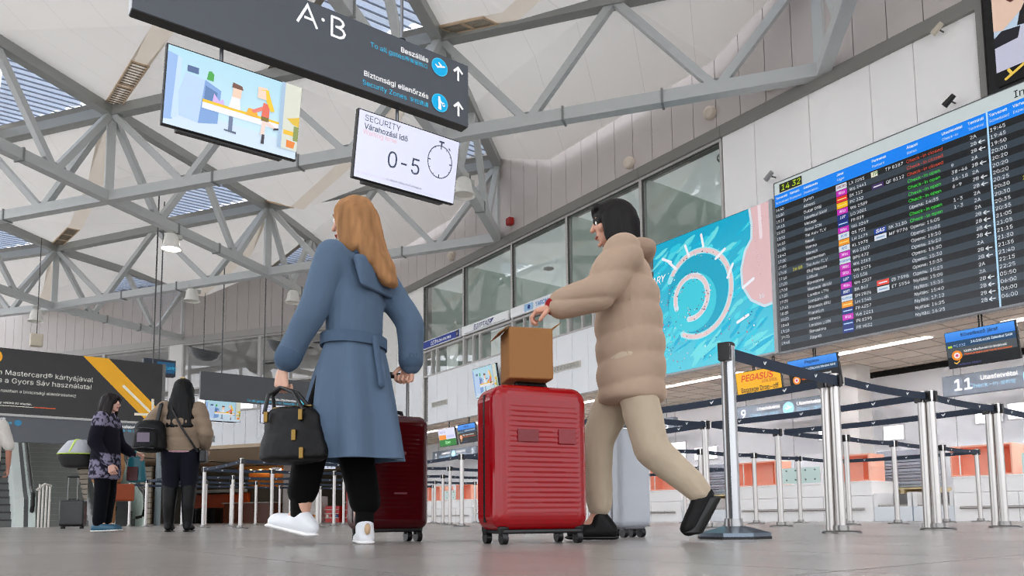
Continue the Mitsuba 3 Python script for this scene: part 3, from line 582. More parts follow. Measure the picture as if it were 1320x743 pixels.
p = Print(.001); p.text('Check-in csoportok', 1.08, .53, .075, W1, True, 'r').text('Check-in groups', 1.21, .44, .075, CYAN, False, 'r').text('Utasfelvétel', 4.17, .5, .075, W1, True, 'r').text('Check-in Zone', 4.22, .40, .075, CYAN, False, 'r').add(disc(4.36, .48, .1), (.1, .68, .85)).add(disc(1.34, .48, .08), (.10, .46, .62), up=False)
screen('lettering', p, xsign(0, 22.996, 2.16), k2, .75)
for x in (-2.0, 4.45): obj('hanger_rod', cyl([x, 23.12, 2.8], [x, 23.12, 9.9], .02, 8), 'mat_satin', (.3, .3, .3), k2)
k = thing('loudspeaker', 'cream box loudspeaker hanging above the black advertising wall', 'loudspeaker')
b = rbox(.36, .3, .42, .03); b.apply_translation([2.1, 29.4, 6.12]); obj('body', b, 'mat_satin', (.82, .78, .70), k)
obj('hanger_rod', cyl([2.1, 29.4, 6.3], [2.1, 29.4, 9.6], .015, 6), 'mat_satin', (.3, .3, .3), k)
# ---- departures board on the check-in side wall
BX = 11.9
k = thing('departures_board', 'huge departures board with rows of flights and a small green digital clock', 'display board')
obj('housing', box(BX + .005, BX + .06, .75, 8.0, 3.035, 6.195), 'mat_satin', (.10, .105, .11), k)
obj('bottom_lip', box(BX - .06, BX + .06, .75, 8.0, 3.01, 3.035), 'mat_satin', (.55, .56, .57), k)
obj('edge', [box(BX - .01, BX + .06, 7.99, 8.005, 3.04, 6.195), box(BX - .01, BX + .06, .75, 8.0, 6.185, 6.2)], 'mat_satin', (.42, .43, .43), k)
p = Print(.0007)
DK, LT, WT, BL = (.085, .10, .115), (.205, .25, .29), (.92, .94, .96), (.03, .53, .98)
p.add(rect(0, 0, 7.2, 3.15), (.80, .84, .84))
p.add(rect(0, 0, 7.2, 2.70), DK)
RP = .1075
for i in range(1, 25, 2): p.add(rect(0, 2.665 - RP * (i + 1) + .03, 7.2, 2.665 - RP * i + .03), LT, up=(i == 1))
p.add(rect(0, 2.695, 7.2, 2.92), BL).add(rect(3.572, 0, 3.597, 2.95), (.72, .88, 1.0))
for i in range(4): p.add(rect([2.375, 2.375, 2.36, 1.19][i], 0, [2.379, 2.379, 2.364, 1.194][i], 2.69), (.16, .19, .22), up=(i == 0))
for x, a, b in ((.02, 'Tervezett', 'Scheduled'), (.31, 'Várható', 'Expected'), (.588, 'Célállomás', 'Destination'), (1.22, 'Járat', 'Flight'), (1.84, 'Partnerek', 'Partners'), (2.41, 'Állapot', 'Status'), (2.945, 'Utasfelvétel', 'Check-in'), (3.32, 'Terminál', 'Terminal'), (3.61, 'Tervezett', 'Scheduled'), (3.92, 'Várható', 'Expected')):
    p.text(a, x, 2.832, .042, (.93, .97, 1), True, stretch=.92, up=(a == 'Tervezett' and x < 1)).text(b, x, 2.742, .042, (.85, .93, 1), False, stretch=.92)
p.text('Induló', 3.945, 2.965, .105, (.12, .13, .14))
times = '14:40 15:00 15:10 15:15 15:50 15:55 16:15 16:35 16:45 17:00 17:05 17:05 17:10 17:20 17:30 17:30 17:35 17:45 18:05 18:35 18:40 19:10 19:35 19:40'.split()
dest = 'Zurich,Athens,Dubai DXB,Istanbul SAW,Malaga,Seoul ICN,Tel Aviv TLV,Basel,Vienna,Munich,Amsterdam,Tel Aviv TLV,Cluj Napoca,Lisbon,Barcelona,Warsaw WAW,London LTN,London LHR,Brussels BRU,Frankfurt,Athens,London LGW,Barcelona,Zagreb'.split(',')
fl_ = 'LX 2255,W6 2441,EK 112,PC 332,W6 2389,LO 2001,FR 839,W6 2269,OS 722,LH 1679,KL 1978,W6 2327,BPS 572,W6 2393,W6 2375,LO 538,W6 2207,BA 867,SN 2826,LH 1345,FR 4257,W6 2221,FR 8395,FR 9832'.split(',')
MG, NV, OR, WH = (.78, .16, .72), (.09, .19, .50), (.95, .60, .15), (.86, .88, .92)
logo = [WH, MG, (.90, .18, .18), (.98, .76, .05), MG, NV, NV, MG, WH, OR, WH, MG, WH, MG, MG, NV, MG, NV, WH, OR, NV, MG, NV, NV]
term = '2A 2B 2B 2A 2B 2A 2B 2B 2A 2A 2A 2B 2B 2B 2B 2A 2B 2B 2A 2A 2B 2B 2B 2B'.split()
stat = ['Check-in closed'] * 3 + ['Check-in open'] * 4 + ['Opens: 14:35'] + ['Check-in open'] * 2 + ['Opens: 15:05', 'Opens: 15:05', 'Opens: 15:10', 'Opens: 15:20', 'Opens: 15:30', 'Opens: 15:30', 'Opens: 15:35', 'Opens: 15:25', 'Nyitás: 15:05', 'Nyitás: 15:35', 'Nyitás: 15:40', 'Nyitás: 17:10', 'Nyitás: 16:25', 'Nyitás: 16:25']
desk = {3: '9', 4: '38-46', 5: '16-18', 6: '6-9', 8: '1-3', 9: '1-3'}
right = '19:45 19:45 19:50 20:00 20:20 20:20 20:20 20:25 20:30 20:30 20:35 20:55 21:05 21:05 21:15 21:30 21:35 21:40 22:15 22:25 05:50 06:00 06:00 06:00'.split()
p.z += .001
larrow = flat(sg.LineString([(0, .02), (.085, .02)]).buffer(.006, cap_style=2).union(sg.LineString([(.035, .05), (0, .02), (.035, -.01)]).buffer(.006, cap_style=2)))
for i in range(24):
    y = 2.602 - RP * i; H = .052
    p.text(times[i], .008, y, H, WT, stretch=.86).text(dest[i], .575, y, H, WT, stretch=.95).text(fl_[i], 1.432, y, H, WT, stretch=.95)
    p.add(rect(1.197, y - .028, 1.392, y + .072), logo[i], up=False)
    p.text(stat[i], 2.395, y, H, (.90, .34, .25) if 'closed' in stat[i] else (.28, .92, .30) if 'open' in stat[i] else WT, stretch=.98)
    if i in desk: p.text(desk[i], 3.05, y, H, WT)
    p.text(term[i], 3.335, y, H, WT)
    if term[i] == '2B': p.add(larrow, WT, 3.452, y, up=False)
    p.text(right[i], 3.606, y, H * 1.05, WT)
p.z += .001
for i in range(24):
    y = 2.602 - RP * i
    c = logo[i]
    nm = {MG: 'Wizz', WH: ('SWISS', 'Austrian', 'KLM', 'BPS', 'brussels')[(i // 3) % 5], OR: '', NV: ('LOT' if i in (5, 15) else 'BRIT' if i == 17 else '')}.get(c, '')
    if nm: p.text(nm, 1.295, y + .003, .046, (1, .85, 1) if c == MG else (.95, .97, 1) if c == NV else (.55, .25, .3) if i == 0 else (.25, .55, .75), True, 'c', stretch=.8, slant=.2 if nm in ('LOT',) else 0)
    else: p.add(rect(1.215, y + .012, 1.375, y + .03), (.75, .88, 1) if c == NV else (1, .9, .5), up=False)
for i, c, s, nm, tc in ((0, (.92, .90, .80), 'TP 8187', 'TP', (.2, .5, .3)), (2, (.25, .18, .38), 'QF 8112', '', WT), (9, (.05, .25, .62), 'SK 3130', 'SAS', (1, 1, 1)), (10, (.86, .89, .93), 'MF 9776', '', WT), (17, (.90, .30, .24), 'IB 7598', '', WT), (18, (.84, .87, .9), 'ET 1554', '', WT)):
    y = 2.602 - RP * i
    p.add(rect(1.82, y - .02, 1.93 if i == 0 else 2.02, y + .068), c, up=False); p.text(s, 2.055, y, .052, WT)
    if nm: p.z += .001; p.text(nm, 1.83 if i == 0 else 1.92, y, .056, tc, True, 'l' if i == 0 else 'c', slant=.25)
    if not nm: p.z += .001; p.add(rect(1.85, y + .012, 1.99, y + .032), (.9, .9, .95) if i in (2, 17) else (.5, .65, .8), up=False)
p.text('16:55', .305, 2.602 - RP * 11, .052, (.93, .90, .20)).text('20:50', 3.98, 2.602 - RP * 8, .055, (.93, .90, .20))
p.add(rect(.112, 2.935, .568, 3.095), (.13, .14, .06)).text('14 32', .34, 2.965, .105, (.80, .95, .12), False, 'c', slant=.12)
screen('display', p, frame([BX, 7.99, 3.04], WALL_R, WALL_U), k, .85, weight=.05)
# ---- seaside poster beside it
k = thing('lightbox', 'big backlit turquoise seaside poster with a ring of sand, beside the departures board', 'poster')
obj('housing', box(BX + .005, BX + .065, 8.06, 11.05, 3.06, 5.92), 'mat_satin', (.30, .31, .32), k)
obj('edge', [box(BX - .015, BX + .065, 8.05, 8.12, 3.05, 5.93), box(BX - .015, BX + .065, 8.06, 11.05, 3.045, 3.075)], 'mat_satin', (.70, .72, .73), k)
p = Print(.0008); w, h = 2.92, 2.83
p.grad(rect(0, 0, w, h), (.32, .80, .88), (.0, .66, .80))
r2 = random.Random(5)
def blob(cx, cy, rx, ry, c, n=14, j=.25, rot=0):
    pts = [(cx + math.cos(a) * rx * (1 + r2.uniform(-j, j)), cy + math.sin(a) * ry * (1 + r2.uniform(-j, j))) for a in np.linspace(0, 2 * math.pi, n, endpoint=False)]
    g = sg.Polygon(pts).buffer(.01).buffer(-.005)
    p.add(flat(affinity.rotate(g, rot)), c, up=False)
p.z += .001
for i in range(150): blob(r2.uniform(.1, w - .2), r2.uniform(.1, h - .2), r2.uniform(.08, .30), r2.uniform(.02, .06), [(.16, .78, .88), (.30, .84, .90), (.04, .70, .84), (.42, .87, .90)][i % 4], rot=r2.uniform(15, 50)); p.z += .00003
p.z += .001
sand = lambda g: p.add(flat(g), (.90, .80, .80))
c1 = (1.18, 1.50)
p.add(disc(*c1, .80, .84), (.10, .66, .78)); p.add(disc(c1[0] - .15, c1[1] - .15, .62, .6), (.24, .80, .87))
def arc(c, r, a0, a1, wd): return sg.LineString([(c[0] + r * math.cos(t), c[1] + r * 1.05 * math.sin(t)) for t in np.linspace(math.radians(a0), math.radians(a1), 40)]).buffer(wd)
p.add(flat(arc(c1, .83, -120, 150, .065)), (.62, .90, .94)); sand(arc(c1, .83, -118, 140, .042))
p.add(flat(arc((1.02, 1.46), .42, -100, 200, .06)), (.80, .90, .94)); sand(arc((1.02, 1.46), .42, -95, 190, .035))
g = sg.Polygon([(w, .98), (2.75, .96), (2.5, 1.12), (2.34, 1.4), (2.33, 1.7), (2.42, 2.0), (2.58, 2.2), (2.60, 2.5), (2.56, h), (w, h)]).buffer(.05).intersection(sg.box(0, 0, w, h))
p.add(flat(g.buffer(.05).intersection(sg.box(0, 0, w, h))), (.78, .88, .92)); p.add(flat(g), (.88, .73, .74)); p.add(flat(sg.LineString([(2.72, 2.2), (2.70, h)]).buffer(.035).intersection(sg.box(0, 0, w, h))), (.93, .86, .88))
for x, y, rot in ((.55, 2.25, -45), (.95, 2.45, -70), (1.35, 2.55, -80), (1.78, 2.15, 30), (2.40, 1.40, 25), (2.0, 1.75, 60), (2.25, .75, 20), (.4, 2.4, -30)):
    p.add(flat(affinity.rotate(affinity.translate(sg.LineString([(-.13, 0), (.13, 0)]).buffer(.028), x, y), rot)), (.93, .95, .98), up=False)
for i in range(260):
    a = r2.uniform(-2.2, 3.3); r_ = r2.choice([.30, .36, .42, .46, .80, .86]); x, y = c1[0] + (-.16 if r_ < .5 else 0) + r_ * math.cos(a) + r2.uniform(-.05, .05), c1[1] + r_ * math.sin(a) + r2.uniform(-.05, .05)
    if i > 140: x, y = r2.uniform(.05, .75), r2.uniform(.05, 2.2)
    if i > 205: x, y = r2.uniform(.3, 2.7), r2.uniform(.1, .85)
    p.add(disc(x, y, r2.uniform(.008, .02), n=6), r2.choice([(.95, .95, .97), (.85, .45, .55), (.35, .3, .4), (.2, .45, .6), (.95, .8, .8)]), up=False)
p.text('ARY', .36, 1.98, .14, (.97, .98, 1), True, 'r', slant=.25).text('10', 2.62, 1.05, .07, (.85, .95, .98), False)
screen('picture', p, frame([BX, 11.03, 3.08], WALL_R, WALL_U), k, .95, weight=.05)
# ---- poster frame at the top right
k = thing('framed_poster', 'black framed photo poster of a smiling child, cut by the top right corner', 'poster')
obj('frame', box(BX - .05, BX + .06, 1.2, 4.33, 6.2, 9.0), 'mat_satin', (.045, .045, .05), k)
p = Print(.0012); S = (.93, .80, .72)
pp = lambda pts, c: p.add(flat(sg.Polygon(pts)), c)
p.grad(rect(0, 0, 2.9, 2.55), (.80, .87, .93), (.66, .78, .90))
pp([(0, .0), (.9, .0), (.9, .5), (.42, .62), (.2, .45), (0, .42)], (.80, .80, .88)); pp([(0, .40), (.3, .42), (.34, .58), (.1, .62), (0, .55)], (.12, .12, .16))
pp([(.30, .6), (.9, .5), (1.4, .9), (1.4, 2.4), (.60, 2.3), (.46, 1.9), (.50, 1.2), (.36, .85)], (.10, .095, .11))
pp([(.62, .72), (1.3, .7), (1.3, 1.3), (.70, 1.35), (.56, 1.1)], (.90, .52, .42)); pp([(.66, .9), (.76, 1.0), (.74, 1.22), (.66, 1.2)], (.78, .38, .30))
pp([(0, .66), (.12, .62), (.36, .80), (.50, 1.05), (.53, 1.35), (.50, 1.75), (.34, 1.90), (0, 1.92)], S); pp([(0, 1.72), (.2, 1.80), (.45, 1.70), (.51, 1.60), (.50, 1.80), (.3, 1.96), (0, 1.98)], (.70, .58, .46))
for x, y in ((.24, 1.46), (.45, 1.42)): p.add(disc(x, y, .055, .038, 14), (.28, .17, .12)); p.add(line([(x - .09, y + .08), (x + .07, y + .085)], .018), (.55, .40, .30))
p.add(flat(sg.LineString([(.36, 1.44), (.42, 1.27), (.38, 1.22), (.30, 1.24)]).buffer(.014)), (.80, .62, .55)); p.add(flat(sg.Polygon([(.16, 1.08), (.30, 1.12), (.44, 1.08), (.38, 1.0), (.24, .98)])), (.35, .15, .14)); p.add(flat(sg.Polygon([(.19, 1.085), (.30, 1.105), (.42, 1.08), (.36, 1.045), (.24, 1.04)])), (.97, .96, .94))
p.add(rect(0, -.2, 2.9, .02), (.06, .06, .065)); p.add(flat(sg.LineString([(.12, -.12), (.2, -.08), (.16, -.0), (.2, -.08), (.36, .0)]).buffer(.02)), (.95, .80, .35))
screen('picture', p, frame([BX - .052, 4.22, 6.42], WALL_R, WALL_U), k, .8, weight=.03)
# ---- airline name boards under the upper windows
def wall_board(y1, y0, z0, z1, bg, draw, label):
    k = thing('airline_board', label, 'sign')
    obj('body', box(WX - .13, WX - .06, y0, y1, z0, z1), 'mat_satin', bg, k)
    p = Print(.0015); draw(p); printed('lettering', p, frame([WX - .131, y1, z0], WALL_R, WALL_U), k)
wall_board(20.98, 18.75, 5.46, 5.71, (.93, .94, .96), lambda p: p.add(rect(.02, .02, 2.21, .23), (.05, .20, .58)).text('LOT', .55, .06, .12, (1, 1, 1), True, slant=.2).text('POLISH AIRLINES', .85, .075, .075, (1, 1, 1), True).add(rect(2.03, .03, 2.17, .22), (.16, .14, .2)).add(disc(2.1, .12, .05), (.5, .5, .6)), 'deep blue airline board with white lettering, farthest of the boards under the windows')
wall_board(18.63, 16.32, 5.46, 5.71, (.95, .96, .96), lambda p: p.text('EGYPTAIR', .62, .055, .14, (.10, .13, .42), True, slant=.2, stretch=.9).add(rect(.15, .02, 2.2, .035), (.55, .56, .58)).add(flat(sg.Polygon([(1.48, .06), (1.55, .2), (1.66, .2), (1.58, .13)])), (.10, .13, .42)), 'white airline board with dark slanted lettering, middle of the boards under the windows')
wall_board(16.20, 14.02, 5.46, 5.71, (.95, .96, .97), lambda p: p.add(rect(.62, .03, 1.0, .22), (.62, .78, .92)).add(disc(.82, .125, .06), (.10, .25, .55)).text('TAROM', 1.08, .07, .11, (.35, .55, .80), True), 'white airline board with a pale blue badge, behind the puffer coat sleeve')
wall_board(13.88, 11.5, 5.46, 5.71, (.95, .96, .97), lambda p: p.add(rect(.1, .05, .4, .2), (.8, .85, .9)), 'plain white airline board behind the beige puffer coat')
# ---- clock and small things on the wall
k = thing('wall_clock', 'round wall clock with a thin dark rim right of the blue coat', 'clock')
cm = trimesh.creation.annulus(.20, .225, .05); cm.apply_transform(frame([WX - .06, 22.2, 5.67], WALL_R, WALL_U)); obj('rim', cm, 'mat_satin', (.3, .3, .3), k)
p = Print(.001); p.add(disc(0, 0, .205), (.93, .93, .91))
for q in range(12): p.add(line([(.16 * math.sin(q * math.pi / 6), .16 * math.cos(q * math.pi / 6)), (.19 * math.sin(q * math.pi / 6), .19 * math.cos(q * math.pi / 6))], .012), (.2, .2, .2), up=False)
p.add(line([(0, 0), (.06, .10)], .018), (.15, .15, .15)).add(line([(0, 0), (-.03, -.16)], .012), (.15, .15, .15)); printed('dial', p, frame([WX - .06, 22.2, 5.67], WALL_R, WALL_U), k)
for i, (y, z) in enumerate(((11.68, 8.05), (19.27, 8.07), (9.4, 8.2), (8.0, 8.15))):
    m = lathe([(0, 0), (.12, 0), (.14, .05), (.12, .12), (.06, .16), (0, .16)], 18); m.apply_transform(frame([WX - .04, y, z], WALL_R, WALL_U))
    obj('detector', m, 'mat_satin', (.85, .80, .74), smooth=40, label=['round cream detector on the grey panels above the black hair', 'round cream detector on the grey panels below the column truss', 'small round detector on the grey panels above the white bay', 'small round detector high on the grey panels, nearest the departures board'][i], cat='detector')
m = rbox(.16, .2, .2, .03); m.apply_translation([WX - .12, 16.2, 8.15]); obj('alarm_beacon', m, 'mat_satin', (.62, .12, .10), label='small red alarm beacon on the grey panels near the wall column', cat='alarm')
for i, (y, z, a) in enumerate(((4.95, 7.47, .1), (4.85, 6.27, -.1), (8.0, 6.28, 0))):
    k = thing('spotlight', ['spotlight under the grey cornice at the top right of the white bay', 'small black spotlight on the top edge of the departures board', 'small grey spotlight on the corner between departures board and seaside poster'][i], 'spotlight')
    obj('arm', cyl([WX - .02, y, z + .06], [WX - .25, y, z + .03], .012, 8), 'mat_satin', (.2, .2, .2), k)
    obj('head', cyl([WX - .25, y + .07, z - .03], [WX - .25, y - .08, z + .08], .05, 14, .04), 'mat_satin', [(.75, .72, .65), (.08, .08, .08), (.55, .55, .55)][i], k)
for i, (y1, y0, z0, z1) in enumerate(((20.5, 19.6, 3.56, 3.72), (14.6, 13.5, 3.70, 3.86))):
    k = thing('wall_vent', ['pale rectangular grille in the white cladding above the small hanging screens', 'pale rectangular grille in the white cladding, right of the cardboard box'][i], 'air vent')
    obj('frame', [box(WX - .06, WX - .02, y0, y1, z0, z0 + .02), box(WX - .06, WX - .02, y0, y1, z1 - .02, z1), box(WX - .06, WX - .02, y0, y0 + .02, z0, z1), box(WX - .06, WX - .02, y1 - .02, y1, z0, z1)], 'mat_satin', (.82, .81, .78), k)
    obj('slat', [box(WX - .05, WX - .02, y0, y1, z, z + .012) for z in np.arange(z0 + .03, z1 - .02, .024)] + [box(WX - .045, WX - .02, y, y + .012, z0, z1) for y in np.arange(y0, y1, .12)], 'mat_satin', (.70, .69, .65), k)
# ---- screens hung from the edge of the check-in soffit
def fids(top, bg2, w=.94, h=.53):
    p = Print(.0008)
    p.add(rect(0, 0, w, h), (.10, .11, .125)).grad(rect(0, h * .72, w, h), (.16, .50, .90), (.30, .62, .98)).add(rect(0, h * .55, w, h * .74), (.13, .28, .42)).add(rect(0, h * .30, w, h * .55), bg2)
    p.text(top, w * .5, h * .84, .05, (.05, .12, .25), True, 'c').text('14:35', w * .36, h * .62, .035, (.9, .95, 1), True).text('16:00', w * .50, h * .62, .035, (.9, .95, 1), True).text('Istanbul SAW', w * .66, h * .63, .035, (.9, .95, 1), True, stretch=.9)
    p.add(rect(.02, h * .56, .08, h * .62), (.75, .85, .2)).text('PC 332', .1, h * .57, .035, (.75, .85, 1))
    p.add(disc(w * .14, h * .33, .075), (.95, .55, .12)).add(disc(w * .14, h * .33, .045), (.97, .9, .88)).add(disc(w * .14, h * .33, .02), (.85, .3, .5))
    p.text('Kérjük, készítse elő úti okmányait!', w * .25, h * .40, .032, (.95, .95, .95), True, stretch=.82).text('Please prepare your travel documents!', w * .25, h * .31, .030, (.93, .42, .15), True, stretch=.85)
    p.add(flat(sg.LineString([(w * .09, h * .14), (w * .12, h * .10), (w * .17, h * .17)]).buffer(.008)), (.95, .75, .35)).text('budapest airport', w * .14, h * .05, .03, (.4, .4, .65))
    return p
def wall_tv(name, label, x, y, z, w, h, pr, glow=.9, tl=11, rods=(.5,), top=None, cat='screen', col=(.06, .06, .065)):
    """hung from the soffit, facing the hall; y is the edge farther along the wall"""
    k = thing(name, label, cat)
    s, c = math.sin(math.radians(tl)), math.cos(math.radians(tl))
    M = frame([x + s * h, y, z], (0, -1, 0), (-s, 0, c))
    cased(k, M, w, h, .05, col); screen('display', pr, M, k, glow)
    for f in rods if top else ():
        for q in (0, 1): obj('hanger_rod', cyl([x + .13 + q * .02, y - w * f + .05 * q, z + h * .6], [x + .13 + q * .02, y - w * f + .05 * q, top], .012, 8), 'mat_satin', (.07, .07, .075), k)
    return k
wall_tv('information_screen', 'blue and black information screen hung at the right edge, above desk sign 11', 11.93, 5.20, 2.30, .95, .525, fids('Következő járat', (.30, .33, .35)), top=3.06)
wall_tv('information_screen', 'blue and black information screen hung beside the yellow baggage drop-off board', 11.93, 7.9, 2.33, .95, .525, fids('Pegasus', (.11, .115, .13)), top=3.06)
p = Print(.001); p.add(rect(0, 0, .965, .44), (.98, .72, .05)).text('PEGASUS', .10, .265, .115, (.87, .17, .10), True, slant=.25, stretch=.95).text('AIRLINES', .88, .195, .05, (.75, .35, .12), True, 'r').text('Baggage Drop-off', .08, .06, .085, (.22, .13, .08), True, stretch=.80)
wall_tv('baggage_drop_board', 'yellow board with red lettering for baggage drop-off', 11.93, 9.03, 2.375, .965, .44, p, .93, 8, (.35, .8), 3.06, 'sign', (.12, .11, .08))
p = Print(.001); p.add(rect(0, 0, .95, .53), (.90, .90, .97)).add(rect(.02, .20, .42, .34), (.95, .58, .18)).add(rect(.45, .24, .9, .32), (.78, .80, .95)).add(rect(0, 0, .95, .20), (.12, .50, .16)).text('Open', .475, .07, .085, (.7, 1, .7), True, 'c').text('Check-in', .05, .40, .06, (.5, .5, .85))
wall_tv('information_screen', 'small white, orange and green screen hung between the two red suitcases', 11.9, 20.06, 2.30, .96, .53, p, .95, 11, top=3.06)
wall_tv('information_screen', 'small blue and black screen hung left of the large red suitcase', 11.9, 18.95, 2.31, .93, .54, fids('Wizz Air', (.2, .17, .15)), .9, 11, top=3.06)
wall_tv('information_screen', 'cartoon screen on the white cladding, half hidden by the cardboard box', 11.55, 17.6, 3.45, 1.15, .80, cartoon(1.15, .8), .75, 9, (.5,), None)
obj('hanger_rod', [box(11.6, 11.98, 16.9, 17.1, 3.9, 4.0)], 'mat_satin', (.1, .1, .1), 'information_screen_004')
# ---- long desk signs
def desk_sign(y1, y0, num_l, num_r, label, x=14.2, z0=2.20, z1=2.56, circ=None):
    k = thing('desk_sign', label, 'sign')
    obj('body', box(x, x + .16, y0, y1, z0, z1), 'mat_matte', (.50, .535, .58), k)
    p = Print(.001); L = y1 - y0; LB = (.70, .88, 1.0)
    c = L / 2 if circ is None else circ
    if num_l: p.text(num_l, .17, .085, .19, (.98, .98, 1), True)
    if num_r: p.text(num_r, L - .17, .085, .19, (.98, .98, 1), True, 'r')
    p.add(disc(c, .18, .135), (.62, .86, .98)).add(flat(affinity.scale(affinity.translate(pl, c, .175), 1.35, 1.35, origin=(c, .175))), (.95, .99, 1))
    p.text('Utasfelvétel', c - .2, .215, .075, (1, 1, 1), True, 'r').text('Utasfelvétel', c + .2, .215, .075, (1, 1, 1), True)
    p.text('Check-in', c - .52, .09, .075, LB, False, 'r').text('Check-in', c + .2, .09, .075, LB)
    p.add(han(['deng', 'ji', 'zhi'], .07), LB, c - .47, .09, up=False).add(han(['deng', 'ji', 'zhi'], .07), LB, c + .62, .09, up=False)
    screen('lettering', p, frame([x - .0015, y1, z0], WALL_R, WALL_U), k, 1.25)
    for f in (.1, .9): obj('hanger_rod', cyl([x + .08, y0 + f * L, z1], [x + .08, y0 + f * L, SZ], .008, 6), 'mat_satin', (.45, .45, .46), k)
desk_sign(10.83, 8.02, '9', '10', 'long grey desk sign numbered 9, behind the nearest tall stanchion')
desk_sign(6.28, 3.45, '11', '12', 'long grey desk sign numbered 11 at the right edge')
desk_sign(15.45, 12.64, '7', '8', 'long grey desk sign whose near end reads 8, right of the beige trousers')
desk_sign(24.3, 21.4, '1', '2', 'long grey desk sign far away, left of the large red suitcase')
# ================================================================ STANCHIONS AND BELTS
STEEL_C, BELT = (.78, .765, .75), (.165, .20, .255)
def stanchion_parts(r=.029, base_r=.115, H=1.0):
    tubem = lathe([(0, .02), (r, .02), (r, H - .012), (r * .9, H - .004), (0, H - .004)], 20)
    base = lathe([(0, 0), (base_r, 0), (base_r, .010), (base_r * .93, .016), (r * 1.6, .020), (r * 1.5, .05), (0, .05)], 32)
    head = lathe([(0, H - .075), (r * 1.12, H - .075), (r * 1.12, H - .01), (r * .9, H), (0, H)], 20)
    clips = trimesh.util.concatenate([box(r * .7, r * 1.55, -.016, .016, H - .085, H - .012), box(-r * 1.55, -r * .7, -.016, .016, H - .085, H - .012), box(-.016, .016, r * .7, r * 1.55, H - .085, H - .012), box(-.016, .016, -r * 1.55, -r * .7, H - .085, H - .012)])
    return {'tube': shape(tubem, 'mat_metal', STEEL_C, smooth=40), 'base': shape(base, 'mat_metal', (.55, .54, .53), smooth=40), 'head': shape(head, 'mat_metal', STEEL_C, smooth=40), 'belt_clip': shape(clips, 'mat_satin', (.07, .07, .075))}
SP = stanchion_parts()
SX, SY = [3.33 + 1.135 * i for i in range(8)], [2.58, 4.56, 6.56, 8.78, 11.0, 13.1, 15.27, 17.35, 19.3]
def stanchion(x, y, label, parts=SP, rot=0, group=None):
    k = thing('stanchion', label, 'stanchion', group)
    for n, d in parts.items(): put(n, {**d, 'to_world': T().translate([x, y, 0]).rotate([0, 0, 1], rot)}, k)
    return k
arrow_mark = flat(sg.LineString([(-.011, .012), (-.002, 0), (.014, .016)]).buffer(.0042))
def belt(a, b, label, z=.955, h=.05, sag=.012, group=None):
    a, b = np.array([*a, z], float), np.array([*b, z], float)
    d = (b - a); L = np.linalg.norm(d); d /= L; s = np.array([-d[1], d[0], 0]) * .0012
    n = 10; V, Fc = [], []
    for i in range(n + 1):
        t = i / n; c = a + (b - a) * t - [0, 0, sag * 4 * t * (1 - t)]
        for e, zz in ((-1, -h / 2), (-1, h / 2), (1, h / 2), (1, -h / 2)): V.append(c + s * e + [0, 0, zz])
    for i in range(n):
        for q in range(4):
            u, v = 4 * i + q, 4 * i + (q + 1) % 4; Fc += [[u, v, v + 4], [u, v + 4, u + 4]]
    k = thing('belt', label, 'belt', group)
    obj('webbing', trimesh.Trimesh(V, Fc, process=False), 'mat_matte', BELT, k)
    m = []
    for q in range(max(1, int(L / .5))):
        t = (q + .5) / max(1, int(L / .5)); c = a + (b - a) * t - [0, 0, sag * 4 * t * (1 - t)]
        for e in (-1, 1):
            w = arrow_mark.copy(); w.apply_transform(frame(c + s * e * 2.0 - [0, 0, .006], d * -e, (0, 0, 1))); m.append(w)
    kk = obj('logo_mark', m, 'mat_matte', (.85, .85, .85), k); labels[kk] = {'kind': 'stuff'}
rows = {0: (1, 5), 1: (1, 7), 2: (2, 7), 3: (2, 7), 4: (0, 7), 5: (0, 7), 6: (0, 7), 7: (0, 6), 8: (0, 6)}
rown = ['the row of posts nearest the camera', 'the second row of posts', 'the third row of posts', 'the fourth row of posts', 'the fifth row of posts', 'the sixth row of posts', 'the seventh row of posts', 'the eighth row of posts', 'the farthest row of posts']
hid = {}
for j, (i0, i1) in rows.items():
    for n_, i in enumerate(range(i0, i1 + 1)):
        stanchion(SX[i] + rng.normal() * .02, SY[j] + rng.normal() * .02, f'brushed steel stanchion, {ORD[n_]} from the left in {rown[j]}', group='queue stanchions')
        if i > i0: belt((SX[i - 1] + .04, SY[j]), (SX[i] - .04, SY[j]), f'dark grey belt, {ORD[n_ - 1]} span from the left in {rown[j]}', group='queue belts')
# the short posts of the nearest row are double: a second tube on the same foot starts the lane running back
dbl = {}
for n, d in SP.items():
    if n != 'base': dbl[n] = d
for q, i in enumerate((1, 2, 3)):
    k = ['stanchion', 'stanchion_001', 'stanchion_002'][q]
    ox, oy = np.array(scene[k + '__tube']['to_world'].matrix)[:2, 3]
    for n, d in dbl.items(): put(n, {**d, 'to_world': T().translate([ox - .012, oy + .062, 0]).rotate([1, 0, 0], .35)}, k)
    belt((SX[i], SY[0] + .10), (SX[i], SY[1] - .04), f'dark grey belt running back from the {ORD[q]} double post of the nearest row', group='queue belts')
for q, (i, j) in enumerate(((1, 1), (2, 1), (7, 1), (2, 2), (7, 3), (2, 3), (0, 4), (7, 5), (0, 6))):
    belt((SX[i], SY[j] + .04), (SX[i], SY[j + 1] - .04), f'dark grey belt running back from {rown[j].replace(" of posts", "")}, ' + ('inner left' if (i, j) == (2, 1) else 'left' if i < 4 else 'right') + ' end', group='queue belts')
